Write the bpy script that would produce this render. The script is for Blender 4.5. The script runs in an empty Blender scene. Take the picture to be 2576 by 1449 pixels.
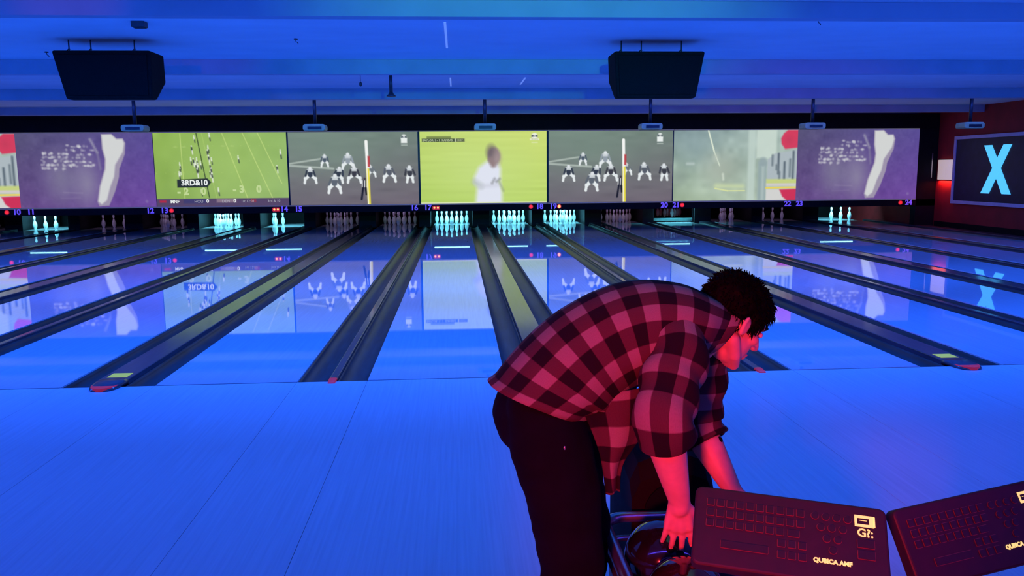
import bpy, bmesh, math, random
import numpy as np
from mathutils import Vector, Matrix, noise as mnoise

random.seed(7)
rng = np.random.default_rng(7)
scene = bpy.context.scene
col = scene.collection
PI = math.pi

# ------------------------------------------------------------------ camera
cam_data = bpy.data.cameras.new('camera')
cam = bpy.data.objects.new('camera', cam_data)
col.objects.link(cam)
cam_data.sensor_width = 36.0
cam_data.lens = 28.649
cam_data.clip_end = 200
YAW, PITCH, ROLL = 0.0656, 0.1433, -0.0081
fw = Vector((math.sin(YAW) * math.cos(PITCH), math.cos(YAW) * math.cos(PITCH), -math.sin(PITCH)))
rt = Vector((math.cos(YAW), -math.sin(YAW), 0))
up = rt.cross(fw)
rt2 = rt * math.cos(ROLL) + up * math.sin(ROLL)
up2 = up * math.cos(ROLL) - rt * math.sin(ROLL)
cm = Matrix((rt2, up2, -fw)).transposed().to_4x4()
cm.translation = Vector((0.1834, -6.149, 1.5829))
cam.matrix_world = cm
scene.camera = cam

# ------------------------------------------------------------------ world, exposure
scene.view_settings.view_transform = 'Standard'
scene.view_settings.look = 'None'
scene.view_settings.exposure = 0.0
scene.view_settings.gamma = 1.0
scene.view_settings.use_curve_mapping = False
world = bpy.data.worlds.new('dark_room')
scene.world = world
world.use_nodes = True
world.node_tree.nodes['Background'].inputs['Color'].default_value = (0.12, 0.12, 1.0, 1)
world.node_tree.nodes['Background'].inputs['Strength'].default_value = 0.012

# ------------------------------------------------------------------ lights
CEIL = 3.08
def area(name, loc, rot, sx, sy, color, power, spread=None):
    d = bpy.data.lights.new(name, 'AREA')
    d.shape = 'RECTANGLE'; d.size = sx; d.size_y = sy
    d.color = color; d.energy = power
    if spread: d.spread = spread
    o = bpy.data.objects.new(name, d); col.objects.link(o)
    o.location = loc; o.rotation_euler = rot
    return o
BLUE = (0.010, 0.112, 1.0)
VIOLET = (0.095, 0.055, 1.0)
# ultraviolet tubes hidden behind each ceiling beam, shining down on approach and lanes
for yb, pw, colr, tilt in ((-6.60, 235, VIOLET, 0.0), (-2.40, 430, BLUE, 0.7), (1.58, 1300, BLUE, -0.12), (5.50, 800, BLUE, 0.0), (9.41, 360, (0.03, 0.10, 1.0), 0.0), (13.62, 28, (0.08, 0.10, 1.0), 0.0)):
    area('blacklight', (-2.2, yb, CEIL - 0.04), (tilt, 0, 0), 29.5, 0.06, colr, pw)
# red party light on the seating side, right behind the bowlers
def spot(name, loc, target, color, power, angle, blend, radius):
    d = bpy.data.lights.new(name, 'SPOT')
    d.color = color; d.energy = power; d.spot_size = angle; d.spot_blend = blend; d.shadow_soft_size = radius
    o = bpy.data.objects.new(name, d); col.objects.link(o)
    o.location = loc
    o.rotation_euler = (Vector(target) - Vector(loc)).to_track_quat('-Z', 'Y').to_euler()
    return o
spot('red_spotlight', (-0.6, -7.3, 1.30), (0.80, -4.0, 0.93), (1.0, 0.028, 0.045), 820, math.radians(31), 0.8, 0.15)
spot('green_spotlight', (1.0, -6.8, 2.5), (0.95, 1.9, 3.05), (0.10, 1.0, 0.45), 800, math.radians(36), 1.0, 0.08)
spot('pink_spotlight', (-3.3, -6.5, 2.6), (-3.15, 1.3, 3.05), (1.0, 0.12, 0.25), 130, math.radians(9), 1.0, 0.05)

# ------------------------------------------------------------------ materials
def s2l(c):
    c = np.asarray(c, float) / 255.0
    return np.where(c <= 0.04045, c / 12.92, ((c + 0.055) / 1.055) ** 2.4)
MATS = {}
def mat(name, base, rough=0.5, metal=0.0, coat=0.0, coat_rough=0.03, var=0.0, scale=8.0, stretch=(1, 1, 1), bump=0.0, emit=None, estr=0.0, spec=0.5):
    if name in MATS: return MATS[name]
    m = bpy.data.materials.new(name); m.use_nodes = True
    nt = m.node_tree; p = nt.nodes['Principled BSDF']
    p.inputs['Base Color'].default_value = (*base, 1)
    p.inputs['Roughness'].default_value = rough
    p.inputs['Metallic'].default_value = metal
    p.inputs['Coat Weight'].default_value = coat
    p.inputs['Coat Roughness'].default_value = coat_rough
    p.inputs['Specular IOR Level'].default_value = spec
    if emit is not None:
        p.inputs['Emission Color'].default_value = (*emit, 1)
        p.inputs['Emission Strength'].default_value = estr
    if var or bump:
        tc = nt.nodes.new('ShaderNodeTexCoord'); mp = nt.nodes.new('ShaderNodeMapping')
        mp.inputs['Scale'].default_value = stretch
        nt.links.new(tc.outputs['Object'], mp.inputs['Vector'])
        nz = nt.nodes.new('ShaderNodeTexNoise'); nz.inputs['Scale'].default_value = scale; nz.inputs['Detail'].default_value = 4
        nt.links.new(mp.outputs['Vector'], nz.inputs['Vector'])
        if var:
            rp = nt.nodes.new('ShaderNodeValToRGB')
            rp.color_ramp.elements[0].position = 0.3; rp.color_ramp.elements[1].position = 0.7
            rp.color_ramp.elements[0].color = (*[c * (1 - var) for c in base], 1)
            rp.color_ramp.elements[1].color = (*[min(1, c * (1 + var)) for c in base], 1)
            nt.links.new(nz.outputs['Fac'], rp.inputs['Fac']); nt.links.new(rp.outputs['Color'], p.inputs['Base Color'])
        if bump:
            bp = nt.nodes.new('ShaderNodeBump'); bp.inputs['Strength'].default_value = bump; bp.inputs['Distance'].default_value = 0.01
            nt.links.new(nz.outputs['Fac'], bp.inputs['Height']); nt.links.new(bp.outputs['Normal'], p.inputs['Normal'])
    MATS[name] = m
    return m

M_LANE = mat('lane_surface', (0.62, 0.62, 0.62), 0.5, coat=1.0, coat_rough=0.022, var=0.05, scale=3, stretch=(14, 0.4, 1), spec=0.0)
M_LANE.node_tree.nodes['Principled BSDF'].inputs['Coat IOR'].default_value = 2.1
M_APPR = mat('approach_surface', (0.62, 0.62, 0.62), 0.55, var=0.07, scale=3, stretch=(22, 0.5, 1), coat=0.25, coat_rough=0.35)
M_FOUL = mat('foul_line_dark', (0.004, 0.004, 0.008), 0.8, spec=0.05)
M_GUT = mat('gutter_plastic', (0.030, 0.036, 0.034), 0.42, var=0.35, scale=5, stretch=(4, 0.6, 1))
M_CAP = mat('capping', (0.05, 0.045, 0.06), 0.3, var=0.25, scale=4, stretch=(6, 0.6, 1), coat=0.6, coat_rough=0.1)
M_REDTIP = mat('red_tip_painted_glow', (0.5, 0.035, 0.03), 0.45, var=0.2, scale=30, emit=(0.5, 0.012, 0.02), estr=0.4)  # emission stands in for red light falling on the tips
M_YELLOW = mat('yellow_sticker', (0.75, 0.75, 0.03), 0.5, emit=(0.45, 0.45, 0.06), estr=0.5)
M_CEIL = mat('ceiling_paint', (0.76, 0.76, 0.76), 0.8, var=0.05, scale=1.2, stretch=(1, 2, 1), bump=0.05)
M_BEAM = mat('beam_paint', (0.46, 0.46, 0.50), 0.8, var=0.08, scale=2)
M_BLACK = mat('matte_black', (0.004, 0.004, 0.005), 0.7, var=0.3, scale=6, spec=0.15)
M_BLACKP = mat('black_plastic', (0.012, 0.012, 0.014), 0.35, var=0.2, scale=20)
M_DARK = mat('dark_metal', (0.02, 0.02, 0.025), 0.4, metal=0.3, var=0.2, scale=10)
M_RED = mat('red_wall_paint', (0.32, 0.008, 0.010), 0.7, var=0.25, scale=2.5, bump=0.1)
M_CREAM = mat('sconce_shade', (0.75, 0.68, 0.52), 0.6, var=0.05, scale=5, emit=(0.55, 0.42, 0.36), estr=0.75)
M_PIN = mat('pin_plastic', (0.86, 0.88, 0.86), 0.25, coat=0.6, var=0.04, scale=20)
M_STRIPE = mat('pin_stripe', (0.25, 0.02, 0.02), 0.4, var=0.1, scale=20)
M_SPK = mat('speaker_vinyl', (0.006, 0.010, 0.007), 0.8, spec=0.1, var=0.3, scale=40, bump=0.1)
M_GRILLE = mat('speaker_grille', (0.005, 0.008, 0.006), 0.8, spec=0.1, var=0.4, scale=120, bump=0.2)
M_PROJ = mat('projector_shell', (0.40, 0.36, 0.14), 0.45, var=0.08, scale=12)
M_FRAME = mat('sign_frame', (0.62, 0.5, 0.58), 0.5, var=0.08, scale=8)
M_SIGNBG = mat('sign_board', (0.012, 0.01, 0.03), 0.5, var=0.3, scale=6)
M_XGLOW = mat('sign_letter', (0.2, 0.6, 0.8), 0.5, emit=tuple(s2l((84, 205, 255))), estr=0.9)
M_NUM = mat('lane_number_paint', (0.4, 0.3, 0.8), 0.5, emit=tuple(s2l((100, 70, 215))), estr=0.75)
M_IND_R = mat('indicator_red', (0.5, 0.02, 0.02), 0.4, emit=(1.0, 0.02, 0.03), estr=1.2)
M_IND_O = mat('indicator_orange', (0.6, 0.2, 0.02), 0.4, emit=(1.0, 0.34, 0.1), estr=2.2)
M_IND_DK = mat('indicator_housing', (0.35, 0.02, 0.03), 0.4, emit=(0.75, 0.02, 0.02), estr=0.5)
M_TUBE = mat('pin_light_tube', (0.8, 0.9, 0.9), 0.4, emit=(0.3, 0.85, 1.0), estr=4.0)
M_TUBED = mat('pin_light_tube_off', (0.2, 0.2, 0.22), 0.4, var=0.05)
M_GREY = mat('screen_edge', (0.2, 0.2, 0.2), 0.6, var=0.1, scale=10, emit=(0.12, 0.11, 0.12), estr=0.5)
M_SKIN = mat('skin', (0.62, 0.36, 0.28), 0.5, var=0.08, scale=30, bump=0.05)
M_NAIL = mat('nail', (0.7, 0.45, 0.4), 0.3, var=0.05)
M_HAIR = mat('hair_dark', (0.0025, 0.002, 0.002), 0.6, var=0.4, scale=60, spec=0.03)
M_TROUS = mat('trouser_cloth', (0.0028, 0.0028, 0.007), 0.9, spec=0.1, var=0.25, scale=14, bump=0.15)
M_EYEW = mat('eye_white', (0.7, 0.65, 0.62), 0.2, var=0.03)
M_IRIS = mat('eye_iris', (0.03, 0.015, 0.01), 0.15, var=0.1)
M_SHOE = mat('shoe_leather', (0.12, 0.05, 0.04), 0.4, var=0.2, scale=15)
M_HOODB = mat('hood_black', (0.006, 0.005, 0.006), 0.75, var=0.2, scale=8, spec=0.1)
M_SOLE = mat('shoe_sole', (0.3, 0.27, 0.24), 0.6, var=0.1)
M_BALL = mat('ball_dark', (0.012, 0.009, 0.012), 0.12, coat=1.0, coat_rough=0.03, var=0.5, scale=9)
M_BALLB = mat('ball_blue', (0.02, 0.03, 0.16), 0.12, coat=1.0, coat_rough=0.03, var=0.5, scale=9)
M_BALLR = mat('ball_maroon', (0.022, 0.006, 0.008), 0.12, coat=1.0, coat_rough=0.03, var=0.5, scale=9)
M_CHROME = mat('rack_metal', (0.45, 0.47, 0.5), 0.28, metal=0.9, var=0.1, scale=12)
M_HOOD = mat('return_hood', (0.35, 0.03, 0.05), 0.35, coat=0.5, var=0.15, scale=6)
M_KEYB = mat('console_plastic', (0.024, 0.006, 0.008), 0.55, var=0.2, scale=30)
M_KEY = mat('console_key', (0.020, 0.006, 0.008), 0.5, var=0.15, scale=60)
M_KEYRIM = mat('console_key_outline', (0.16, 0.05, 0.045), 0.5, var=0.1, scale=60)
M_KGLOW = mat('console_print_yellow', (0.95, 0.85, 0.3), 0.5, emit=(1.0, 0.78, 0.16), estr=0.85)
M_STREAK = mat('painted_light_streak', (0.95, 0.95, 0.95), 0.6, var=0.02, emit=(0.25, 0.4, 0.8), estr=0.35)  # pale colour and glow stand in for streaks of light on the ceiling
M_SWEEP = mat('sweep_bar', (0.35, 0.6, 0.5), 0.4, var=0.1, scale=8)
M_KICK = mat('kickback_panel', (0.009, 0.007, 0.008), 0.6, var=0.25, scale=5)

# ------------------------------------------------------------------ helpers
def finish(bm, name, m, parent=None, smooth=False, bevel=0.0, loc=None, rot=None):
    me = bpy.data.meshes.new(name)
    bmesh.ops.recalc_face_normals(bm, faces=bm.faces)
    bm.to_mesh(me); bm.free()
    me.materials.append(m)
    if smooth:
        for p in me.polygons: p.use_smooth = True
    return link(me, name, parent, bevel, loc, rot)
def link(me, name, parent=None, bevel=0.0, loc=None, rot=None):
    o = bpy.data.objects.new(name, me); col.objects.link(o)
    if parent: o.parent = parent
    if loc is not None: o.location = loc
    if rot is not None: o.rotation_euler = rot
    if bevel:
        b = o.modifiers.new('bevel', 'BEVEL'); b.width = bevel; b.segments = 3; b.limit_method = 'ANGLE'
    return o
def tag(o, label=None, cat=None, group=None, kind=None):
    if label: o['label'] = label
    if cat: o['category'] = cat
    if group: o['group'] = group
    if kind: o['kind'] = kind
    return o
def empty(name, loc=(0, 0, 0), rot=(0, 0, 0)):
    o = bpy.data.objects.new(name, None); col.objects.link(o)
    o.location = loc; o.rotation_euler = rot; o.empty_display_size = 0.1
    return o
def box(bm, x0, x1, y0, y1, z0, z1):
    vs = [bm.verts.new(p) for p in ((x0, y0, z0), (x1, y0, z0), (x1, y1, z0), (x0, y1, z0), (x0, y0, z1), (x1, y0, z1), (x1, y1, z1), (x0, y1, z1))]
    for f in ((0, 3, 2, 1), (4, 5, 6, 7), (0, 1, 5, 4), (1, 2, 6, 5), (2, 3, 7, 6), (3, 0, 4, 7)):
        bm.faces.new([vs[i] for i in f])
def boxo(name, x0, x1, y0, y1, z0, z1, m, parent=None, bevel=0.0):
    bm = bmesh.new(); box(bm, x0, x1, y0, y1, z0, z1)
    return finish(bm, name, m, parent, bevel=bevel)
def prism(bm, pts, d0, d1, axis='y'):
    # pts: list of 2D; extruded between d0 and d1 along the axis
    def P(a, b, d):
        return (a, d, b) if axis == 'y' else ((d, a, b) if axis == 'x' else (a, b, d))
    A = [bm.verts.new(P(a, b, d0)) for a, b in pts]; B = [bm.verts.new(P(a, b, d1)) for a, b in pts]
    n = len(pts)
    bm.faces.new(A[::-1]); bm.faces.new(B)
    for i in range(n): bm.faces.new((A[i], A[(i + 1) % n], B[(i + 1) % n], B[i]))
def ring_loft(bm, rings, caps=True, uv=None):
    R = [[bm.verts.new(p) for p in r] for r in rings]
    n = len(R[0])
    for a, b in zip(R[:-1], R[1:]):
        for i in range(n): bm.faces.new((a[i], a[(i + 1) % n], b[(i + 1) % n], b[i]))
    if caps:
        bm.faces.new(R[0][::-1]); bm.faces.new(R[-1])
    return R
def frames(pts):
    pts = [Vector(p) for p in pts]; T = []
    for i in range(len(pts)):
        a = pts[max(0, i - 1)]; b = pts[min(len(pts) - 1, i + 1)]
        T.append((b - a).normalized())
    ref = Vector((0, 0, 1)) if abs(T[0].z) < 0.9 else Vector((1, 0, 0))
    N = (ref - T[0] * ref.dot(T[0])).normalized(); out = []
    for i, t in enumerate(T):
        N = (N - t * N.dot(t)).normalized()
        out.append((pts[i], t, N, t.cross(N)))
    return out
def tube(bm, pts, radii, n=14, round_ends=True, flat=1.0):
    if not hasattr(radii, '__len__'): radii = [radii] * len(pts)
    pts = [Vector(p) for p in pts]; radii = list(radii)
    if round_ends:
        a = (pts[0] - pts[1]).normalized(); b = (pts[-1] - pts[-2]).normalized()
        p0, r0, p1, r1 = pts[0], radii[0], pts[-1], radii[-1]
        pre = [(p0 + a * r0 * math.sin(t), r0 * math.cos(t)) for t in (1.45, 1.1, 0.7, 0.35)]
        post = [(p1 + b * r1 * math.sin(t), r1 * math.cos(t)) for t in (0.35, 0.7, 1.1, 1.45)]
        pts = [p for p, _ in pre] + pts + [p for p, _ in post]
        radii = [r for _, r in pre] + radii + [r for _, r in post]
    rings = []
    for (c, t, N, B), r in zip(frames(pts), radii):
        rings.append([c + N * r * math.cos(2 * PI * k / n) + B * r * flat * math.sin(2 * PI * k / n) for k in range(n)])
    ring_loft(bm, rings)
def ellipsoid(bm, c, r, M=None, n=18, m=12):
    c = Vector(c); rings = []
    for j in range(1, m):
        th = PI * j / m
        rings.append([Vector((r[0] * math.sin(th) * math.cos(2 * PI * k / n), r[1] * math.sin(th) * math.sin(2 * PI * k / n), r[2] * math.cos(th))) for k in range(n)])
    rings = [[(c + (M @ v if M else v)) for v in g] for g in rings]
    ring_loft(bm, rings)
def lathe(bm, prof, n=20, axis_pt=(0, 0, 0)):
    ring_loft(bm, [[(axis_pt[0] + r * math.cos(2 * PI * k / n), axis_pt[1] + r * math.sin(2 * PI * k / n), axis_pt[2] + z) for k in range(n)] for r, z in prof])
def rrect(w, h, r, n=6):
    pts = []
    for cx, cy, a0 in ((w / 2 - r, h / 2 - r, 0), (-w / 2 + r, h / 2 - r, PI / 2), (-w / 2 + r, -h / 2 + r, PI), (w / 2 - r, -h / 2 + r, 1.5 * PI)):
        for k in range(n + 1):
            a = a0 + PI / 2 * k / n
            pts.append((cx + r * math.cos(a), cy + r * math.sin(a)))
    return pts
def text_mesh(s, size, extrude=0.0, align='CENTER', spacing=1.0, bold=0.0, shear=0.0):
    c = bpy.data.curves.new('txt', 'FONT'); c.body = s; c.size = size; c.extrude = extrude
    c.align_x = align; c.align_y = 'CENTER'; c.space_character = spacing; c.offset = bold; c.shear = shear
    c.resolution_u = 3
    o = bpy.data.objects.new('txt', c); col.objects.link(o)
    bpy.context.view_layer.update()
    me = bpy.data.meshes.new_from_object(o.evaluated_get(bpy.context.evaluated_depsgraph_get()))
    bpy.data.objects.remove(o); bpy.data.curves.remove(c)
    return me
def text_obj(name, s, size, m, loc, rot, parent=None, **kw):
    me = text_mesh(s, size, **kw); me.materials.clear(); me.materials.append(m)
    return link(me, name, parent, 0, loc, rot)
def remesh(bm, voxel, smooth=4):
    me = bpy.data.meshes.new('tmp'); bmesh.ops.recalc_face_normals(bm, faces=bm.faces); bm.to_mesh(me); bm.free()
    o = bpy.data.objects.new('tmp', me); col.objects.link(o)
    r = o.modifiers.new('r', 'REMESH'); r.mode = 'VOXEL'; r.voxel_size = voxel; r.use_smooth_shade = True
    if smooth:
        s = o.modifiers.new('s', 'SMOOTH'); s.factor = 0.5; s.iterations = smooth
    bpy.context.view_layer.update()
    out = bpy.data.meshes.new_from_object(o.evaluated_get(bpy.context.evaluated_depsgraph_get()))
    bpy.data.objects.remove(o); bpy.data.meshes.remove(me)
    return out

# ------------------------------------------------------------------ layout of the lanes
W = 1.054; NAR = 0.5326; WID = 0.6945; PP = 2 * W + NAR + WID
def lane_x(n):
    d = n - 17; k = d // 2
    return k * PP + (W + WID if d % 2 else 0.0)
LANES = list(range(8, 25))
LEND = 19.55
YM = 15.25
XW = 13.1
XL = lane_x(8) - W / 2 - 0.6

NW = {7: 'seven', 8: 'eight', 9: 'nine', 10: 'ten', 11: 'eleven', 12: 'twelve', 13: 'thirteen', 14: 'fourteen', 15: 'fifteen', 16: 'sixteen', 17: 'seventeen', 18: 'eighteen', 19: 'nineteen', 20: 'twenty', 21: 'twenty-one', 22: 'twenty-two', 23: 'twenty-three', 24: 'twenty-four'}
# ------------------------------------------------------------------ structure
floor = boxo('floor', XL, XW + 0.2, -9.0, -0.020, -0.30, -0.030, M_BLACK)
tag(floor, kind='structure')
pit_floor = boxo('floor_2', XL, XW + 0.2, -0.020, 21.5, -0.34, -0.22, M_BLACK)
tag(pit_floor, kind='structure')
# approach panels: one as wide as each lane, one as wide as each divider
edges = []
for n in LANES:
    edges += [lane_x(n) - W / 2, lane_x(n) + W / 2]
edges = [XL] + edges + [XW]
for a, b in zip(edges[:-1], edges[1:]):
    bm = bmesh.new(); box(bm, a + 0.0012, b - 0.0012, -6.2, -0.020, -0.030, 0.0)
    finish(bm, 'approach_panel', M_APPR, floor, bevel=0.0008)
boxo('concourse_step', XL, XW, -9.0, -6.203, -0.030, 0.0, M_DARK, floor)

ceil = boxo('ceiling', XL, XW + 0.2, -9.0, 15.9, CEIL, CEIL + 0.15, M_CEIL)
tag(ceil, kind='structure')
for yb, dr in ((-6.8, 0.19), (-2.6, 0.19), (1.36, 0.145), (5.28, 0.19), (9.19, 0.19), (13.40, 0.17)):
    boxo('beam', XL, XW, yb, yb + 0.15, CEIL - dr, CEIL, M_BEAM, ceil, bevel=0.004)
# right-hand wall with its cream panel
wr = boxo('wall_right', XW, XW + 0.2, -9.0, 21.5, -0.22, CEIL, M_RED); tag(wr, kind='structure')
sc = empty('wall_sconce', (XW, 14.80, 1.25)); tag(sc, 'cream half-round wall lamp between the black post and the sign', 'lamp')
bm = bmesh.new(); prism(bm, [(0.0, -0.37)] + [(-0.10 * math.sin(PI * k / 12), -0.37 * math.cos(PI * k / 12)) for k in range(1, 12)] + [(0.0, 0.37)], 0.0, 0.52, 'z'); finish(bm, 'shade', M_CREAM, sc, smooth=False, bevel=0.01)
boxo('back_plate', -0.008, 0.0, -0.385, 0.385, -0.015, 0.535, M_DARK, sc)
sl = bpy.data.lights.new('sconce_glow', 'AREA'); sl.shape = 'RECTANGLE'; sl.size = 0.08; sl.size_y = 0.6; sl.color = (1.0, 0.10, 0.06); sl.energy = 5
so_ = bpy.data.objects.new('sconce_glow', sl); col.objects.link(so_); so_.parent = sc; so_.location = (-0.05, 0.0, -0.03)
boxo('skirting_board', XW - 0.02, XW, -9.0, 15.2, 0.0, 0.14, M_BLACK, wr, bevel=0.004)
wl = boxo('wall_left', XL - 0.2, XL, -9.0, 21.5, -0.22, CEIL, M_BLACK); tag(wl, kind='structure')
wb = boxo('wall_back', XL, XW, 20.6, 20.8, -0.22, 2.2, M_BLACK); tag(wb, kind='structure')

# black fascia above and below the screens, and the end panel next to the red wall
xr = 0.879 + 3.5 * PP
t1 = boxo('trim_1', XL, XW, YM, YM + 0.25, 2.615, 3.0, M_BLACK, bevel=0.004); tag(t1, kind='structure')
t2 = boxo('trim_2', XL, XW, YM + 0.0, YM + 0.25, 0.545, 0.722, M_BLACK, bevel=0.004); tag(t2, kind='structure')
t3 = boxo('trim_3', xr + 0.01, XW, YM, YM + 0.25, 0.0, 2.615, M_BLACK, bevel=0.004); tag(t3, kind='structure')
boxo('metal_edge', XW - 0.16, XW - 0.135, YM - 0.008, YM, 1.30, 1.95, M_CHROME, t3)
t4 = boxo('trim_4', XL, xr, YM + 0.06, YM + 0.25, 0.722, 2.615, M_BLACK); tag(t4, kind='structure')

# ------------------------------------------------------------------ lanes
LANE_STATE = {8: 'dim', 9: 'dim', 10: 'lit3', 11: 'dim3', 12: 'dim', 13: 'lit', 14: 'lit3', 15: 'dim', 16: 'dim', 17: 'lit', 18: 'lit', 19: 'lit', 20: 'dim', 21: 'sweep', 22: 'dim', 23: 'dim3', 24: 'lit3'}
ends = {'lit': 'ending at a full rack of glowing cyan pins', 'lit3': 'ending at three glowing cyan pins', 'dim': 'ending at unlit pins', 'dim3': 'ending at three unlit pins', 'sweep': 'ending at a lit sweep bar'}
for n in LANES:
    x = lane_x(n)
    bm = bmesh.new(); box(bm, x - W / 2, x + W / 2, 0.0, LEND, -0.07, 0.0)
    o = finish(bm, 'bowling_lane', M_LANE, bevel=0.0015)
    tag(o, 'glossy lane number %s, %s' % (NW[n], ends[LANE_STATE[n]]), 'lane', 'bowling lanes')
    fl = boxo('foul_line', x - W / 2, x + W / 2, -0.0195, -0.0005, -0.029, -0.004, M_FOUL, o)

# ------------------------------------------------------------------ gutters and capping between lanes
def gutter_pts(cx, half=0.1165, depth=0.088, lip=0.006):
    outer = []
    inner = []
    for k in range(13):
        a = PI + PI * k / 12
        inner.append((cx + (half - lip) * math.cos(a), -0.012 + depth * math.sin(a)))
    for k in range(13):
        a = 2 * PI - PI * k / 12
        outer.append((cx + half * math.cos(a), -0.012 + (depth + lip) * math.sin(a)))
    return inner, outer
def gutter(parent, cx, y0, y1):
    inn, out = gutter_pts(cx)
    bm = bmesh.new()
    A = [[bm.verts.new((a, y, b)) for a, b in inn + out] for y in (y0, y1)]
    m = len(inn) + len(out)
    for i in range(m): bm.faces.new((A[0][i], A[0][(i + 1) % m], A[1][(i + 1) % m], A[1][i]))
    o = finish(bm, 'gutter', M_GUT, parent)
    for p in o.data.polygons: p.use_smooth = True
    return o
def divider(xa, xb, label, group, stick=False, wide=True):
    cx = (xa + xb) / 2
    r = empty('lane_divider', (cx, 0.0, 0.0)); tag(r, label, 'divider', group)
    h = (xb - xa) / 2
    for s in (-1, 1):
        gx = s * (h - 0.1175)
        for y0, y1 in ((0.03, 4.597), (4.603, 10.697), (10.703, 18.0)):
            gutter(r, gx, y0, y1)
    ch = h - 0.236
    # capping strip: flat slab with a rounded nose reaching a little over the foul line
    if wide:
        z1 = 0.028; y0 = 0.10; nose = 0.16
    else:
        z1 = 0.012; y0 = 0.03; nose = 0.08
    bm = bmesh.new()
    box(bm, -ch, ch, y0, 18.0, -0.10, z1)
    finish(bm, 'capping', M_CAP, r, bevel=0.006)
    bm = bmesh.new()
    rings = []
    for t in [k / 8 for k in range(9)]:
        a = t * PI / 2
        w = ch * (math.cos(a) ** 0.45 if t < 1 else 0.35) * 1.02 if wide else ch * (1.0 - 0.15 * t)
        zz = -0.006 + (z1 + 0.010) * (math.cos(a) ** 0.6 if t < 1 else 0.25)
        y = y0 - (y0 + nose) * math.sin(a)
        rings.append([(-w, y, 0.001), (-w, y, zz * 0.7 + 0.0012), (-w * 0.8, y, zz + 0.0015), (0, y, zz + 0.002), (w * 0.8, y, zz + 0.0015), (w, y, zz * 0.7 + 0.0012), (w, y, 0.001)])
    ring_loft(bm, rings)
    finish(bm, 'end_cap', M_REDTIP if not wide else M_CAP, r, smooth=True)
    if wide:
        bm = bmesh.new()
        pts = []
        for k in range(13):
            a = PI + PI * k / 12
            pts.append((ch * 0.86 * math.cos(a), -nose * 0.30 + nose * 0.74 * math.sin(a)))
        prism(bm, pts, 0.0012, 0.026, 'z')
        finish(bm, 'red_nose', M_REDTIP, r, bevel=0.004)
        if stick:
            bm = bmesh.new(); prism(bm, [(-0.075, 0.16), (0.075, 0.16), (0.075, 0.29), (-0.075, 0.29)], z1 + 0.0004, z1 + 0.0016, 'z')
            finish(bm, 'yellow_sticker', M_YELLOW, r)
    return r
for a, b in zip(LANES[:-1], LANES[1:]):
    wide = (a % 2 == 1)
    xa, xb = lane_x(a) + W / 2, lane_x(b) - W / 2
    if wide:
        lab = 'wide dark capping strip with gutters between lanes %s and %s' % (NW[a], NW[b])
        if a in (15, 19): lab += ', yellow sticker'
    else:
        lab = 'narrow dark capping strip with gutters between lanes %s and %s' % (NW[a], NW[b])
    divider(xa, xb, lab, 'lane dividers', stick=a in (15, 19), wide=wide)
divider(lane_x(24) + W / 2, XW - 0.005, 'dark gutter and capping beside the red wall, right of lane twenty-four', 'lane dividers', wide=True)
divider(lane_x(8) - W / 2 - 0.54, lane_x(8) - W / 2, 'dark gutter and capping left of lane eight', 'lane dividers', wide=False)

# ------------------------------------------------------------------ pin decks: kickback panels, pin lights
for a, b in zip(LANES[:-1], LANES[1:]):
    xa, xb = lane_x(a) + W / 2 + 0.10, lane_x(b) - W / 2 - 0.10
    r = empty('kickback', ((xa + xb) / 2, 18.03, 0)); h = (xb - xa) / 2
    tag(r, 'dark kickback partition between the pin decks of lanes %s and %s' % (NW[a], NW[b]), 'partition', 'pin deck partitions')
    boxo('side_panel', -h, -h + 0.03, 0.02, 2.2, -0.05, 0.9, M_KICK, r)
    boxo('side_panel', h - 0.03, h, 0.02, 2.2, -0.05, 0.9, M_KICK, r)
    boxo('front_panel', -h, h, -0.01, 0.02, -0.05, 0.9, M_KICK, r, bevel=0.004)
pin_prof = [(0.0005, 0), (0.0258, 0.0), (0.0287, 0.006), (0.0359, 0.0191), (0.0498, 0.0572), (0.0578, 0.0857), (0.0605, 0.1143), (0.0578, 0.1492), (0.0470, 0.1841), (0.0344, 0.2191), (0.0250, 0.2381), (0.0228, 0.2540), (0.0237, 0.2762), (0.0264, 0.2985), (0.0318, 0.3302), (0.0323, 0.3430), (0.0300, 0.3590), (0.0230, 0.3725), (0.0120, 0.3795), (0.0005, 0.381)]
bm = bmesh.new(); lathe(bm, pin_prof, 20)
pin_src = finish(bm, 'bowling_pin', M_PIN, smooth=True)
pin_mesh = pin_src.data
stripe_meshes = []
for z0, z1, ra, rb in ((0.2425, 0.2535, 0.0245, 0.0236), (0.2665, 0.2775, 0.0241, 0.0247)):
    bm = bmesh.new()
    lathe(bm, [(ra - 0.003, z0), (ra + 0.0008, z0 + 0.001), (rb + 0.0008, z1 - 0.001), (rb - 0.003, z1)], 20)
    so = finish(bm, 'neck_stripe', M_STRIPE, smooth=True); stripe_meshes.append(so.data); bpy.data.objects.remove(so)
bpy.data.objects.remove(pin_src)
def add_pin(x, y, z, label, group, rot=(0, 0, 0)):
    o = link(pin_mesh, 'bowling_pin', None, 0, (x, y, z), rot)
    tag(o, label, 'pin', group)
    for sm in stripe_meshes: link(sm, 'neck_stripe', o)
    return o
RACK = [(0, 0), (-.1524, .264), (.1524, .264), (-.3048, .528), (0, .528), (.3048, .528), (-.4572, .792), (-.1524, .792), (.1524, .792), (.4572, .792)]
PY = 18.29
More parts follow.
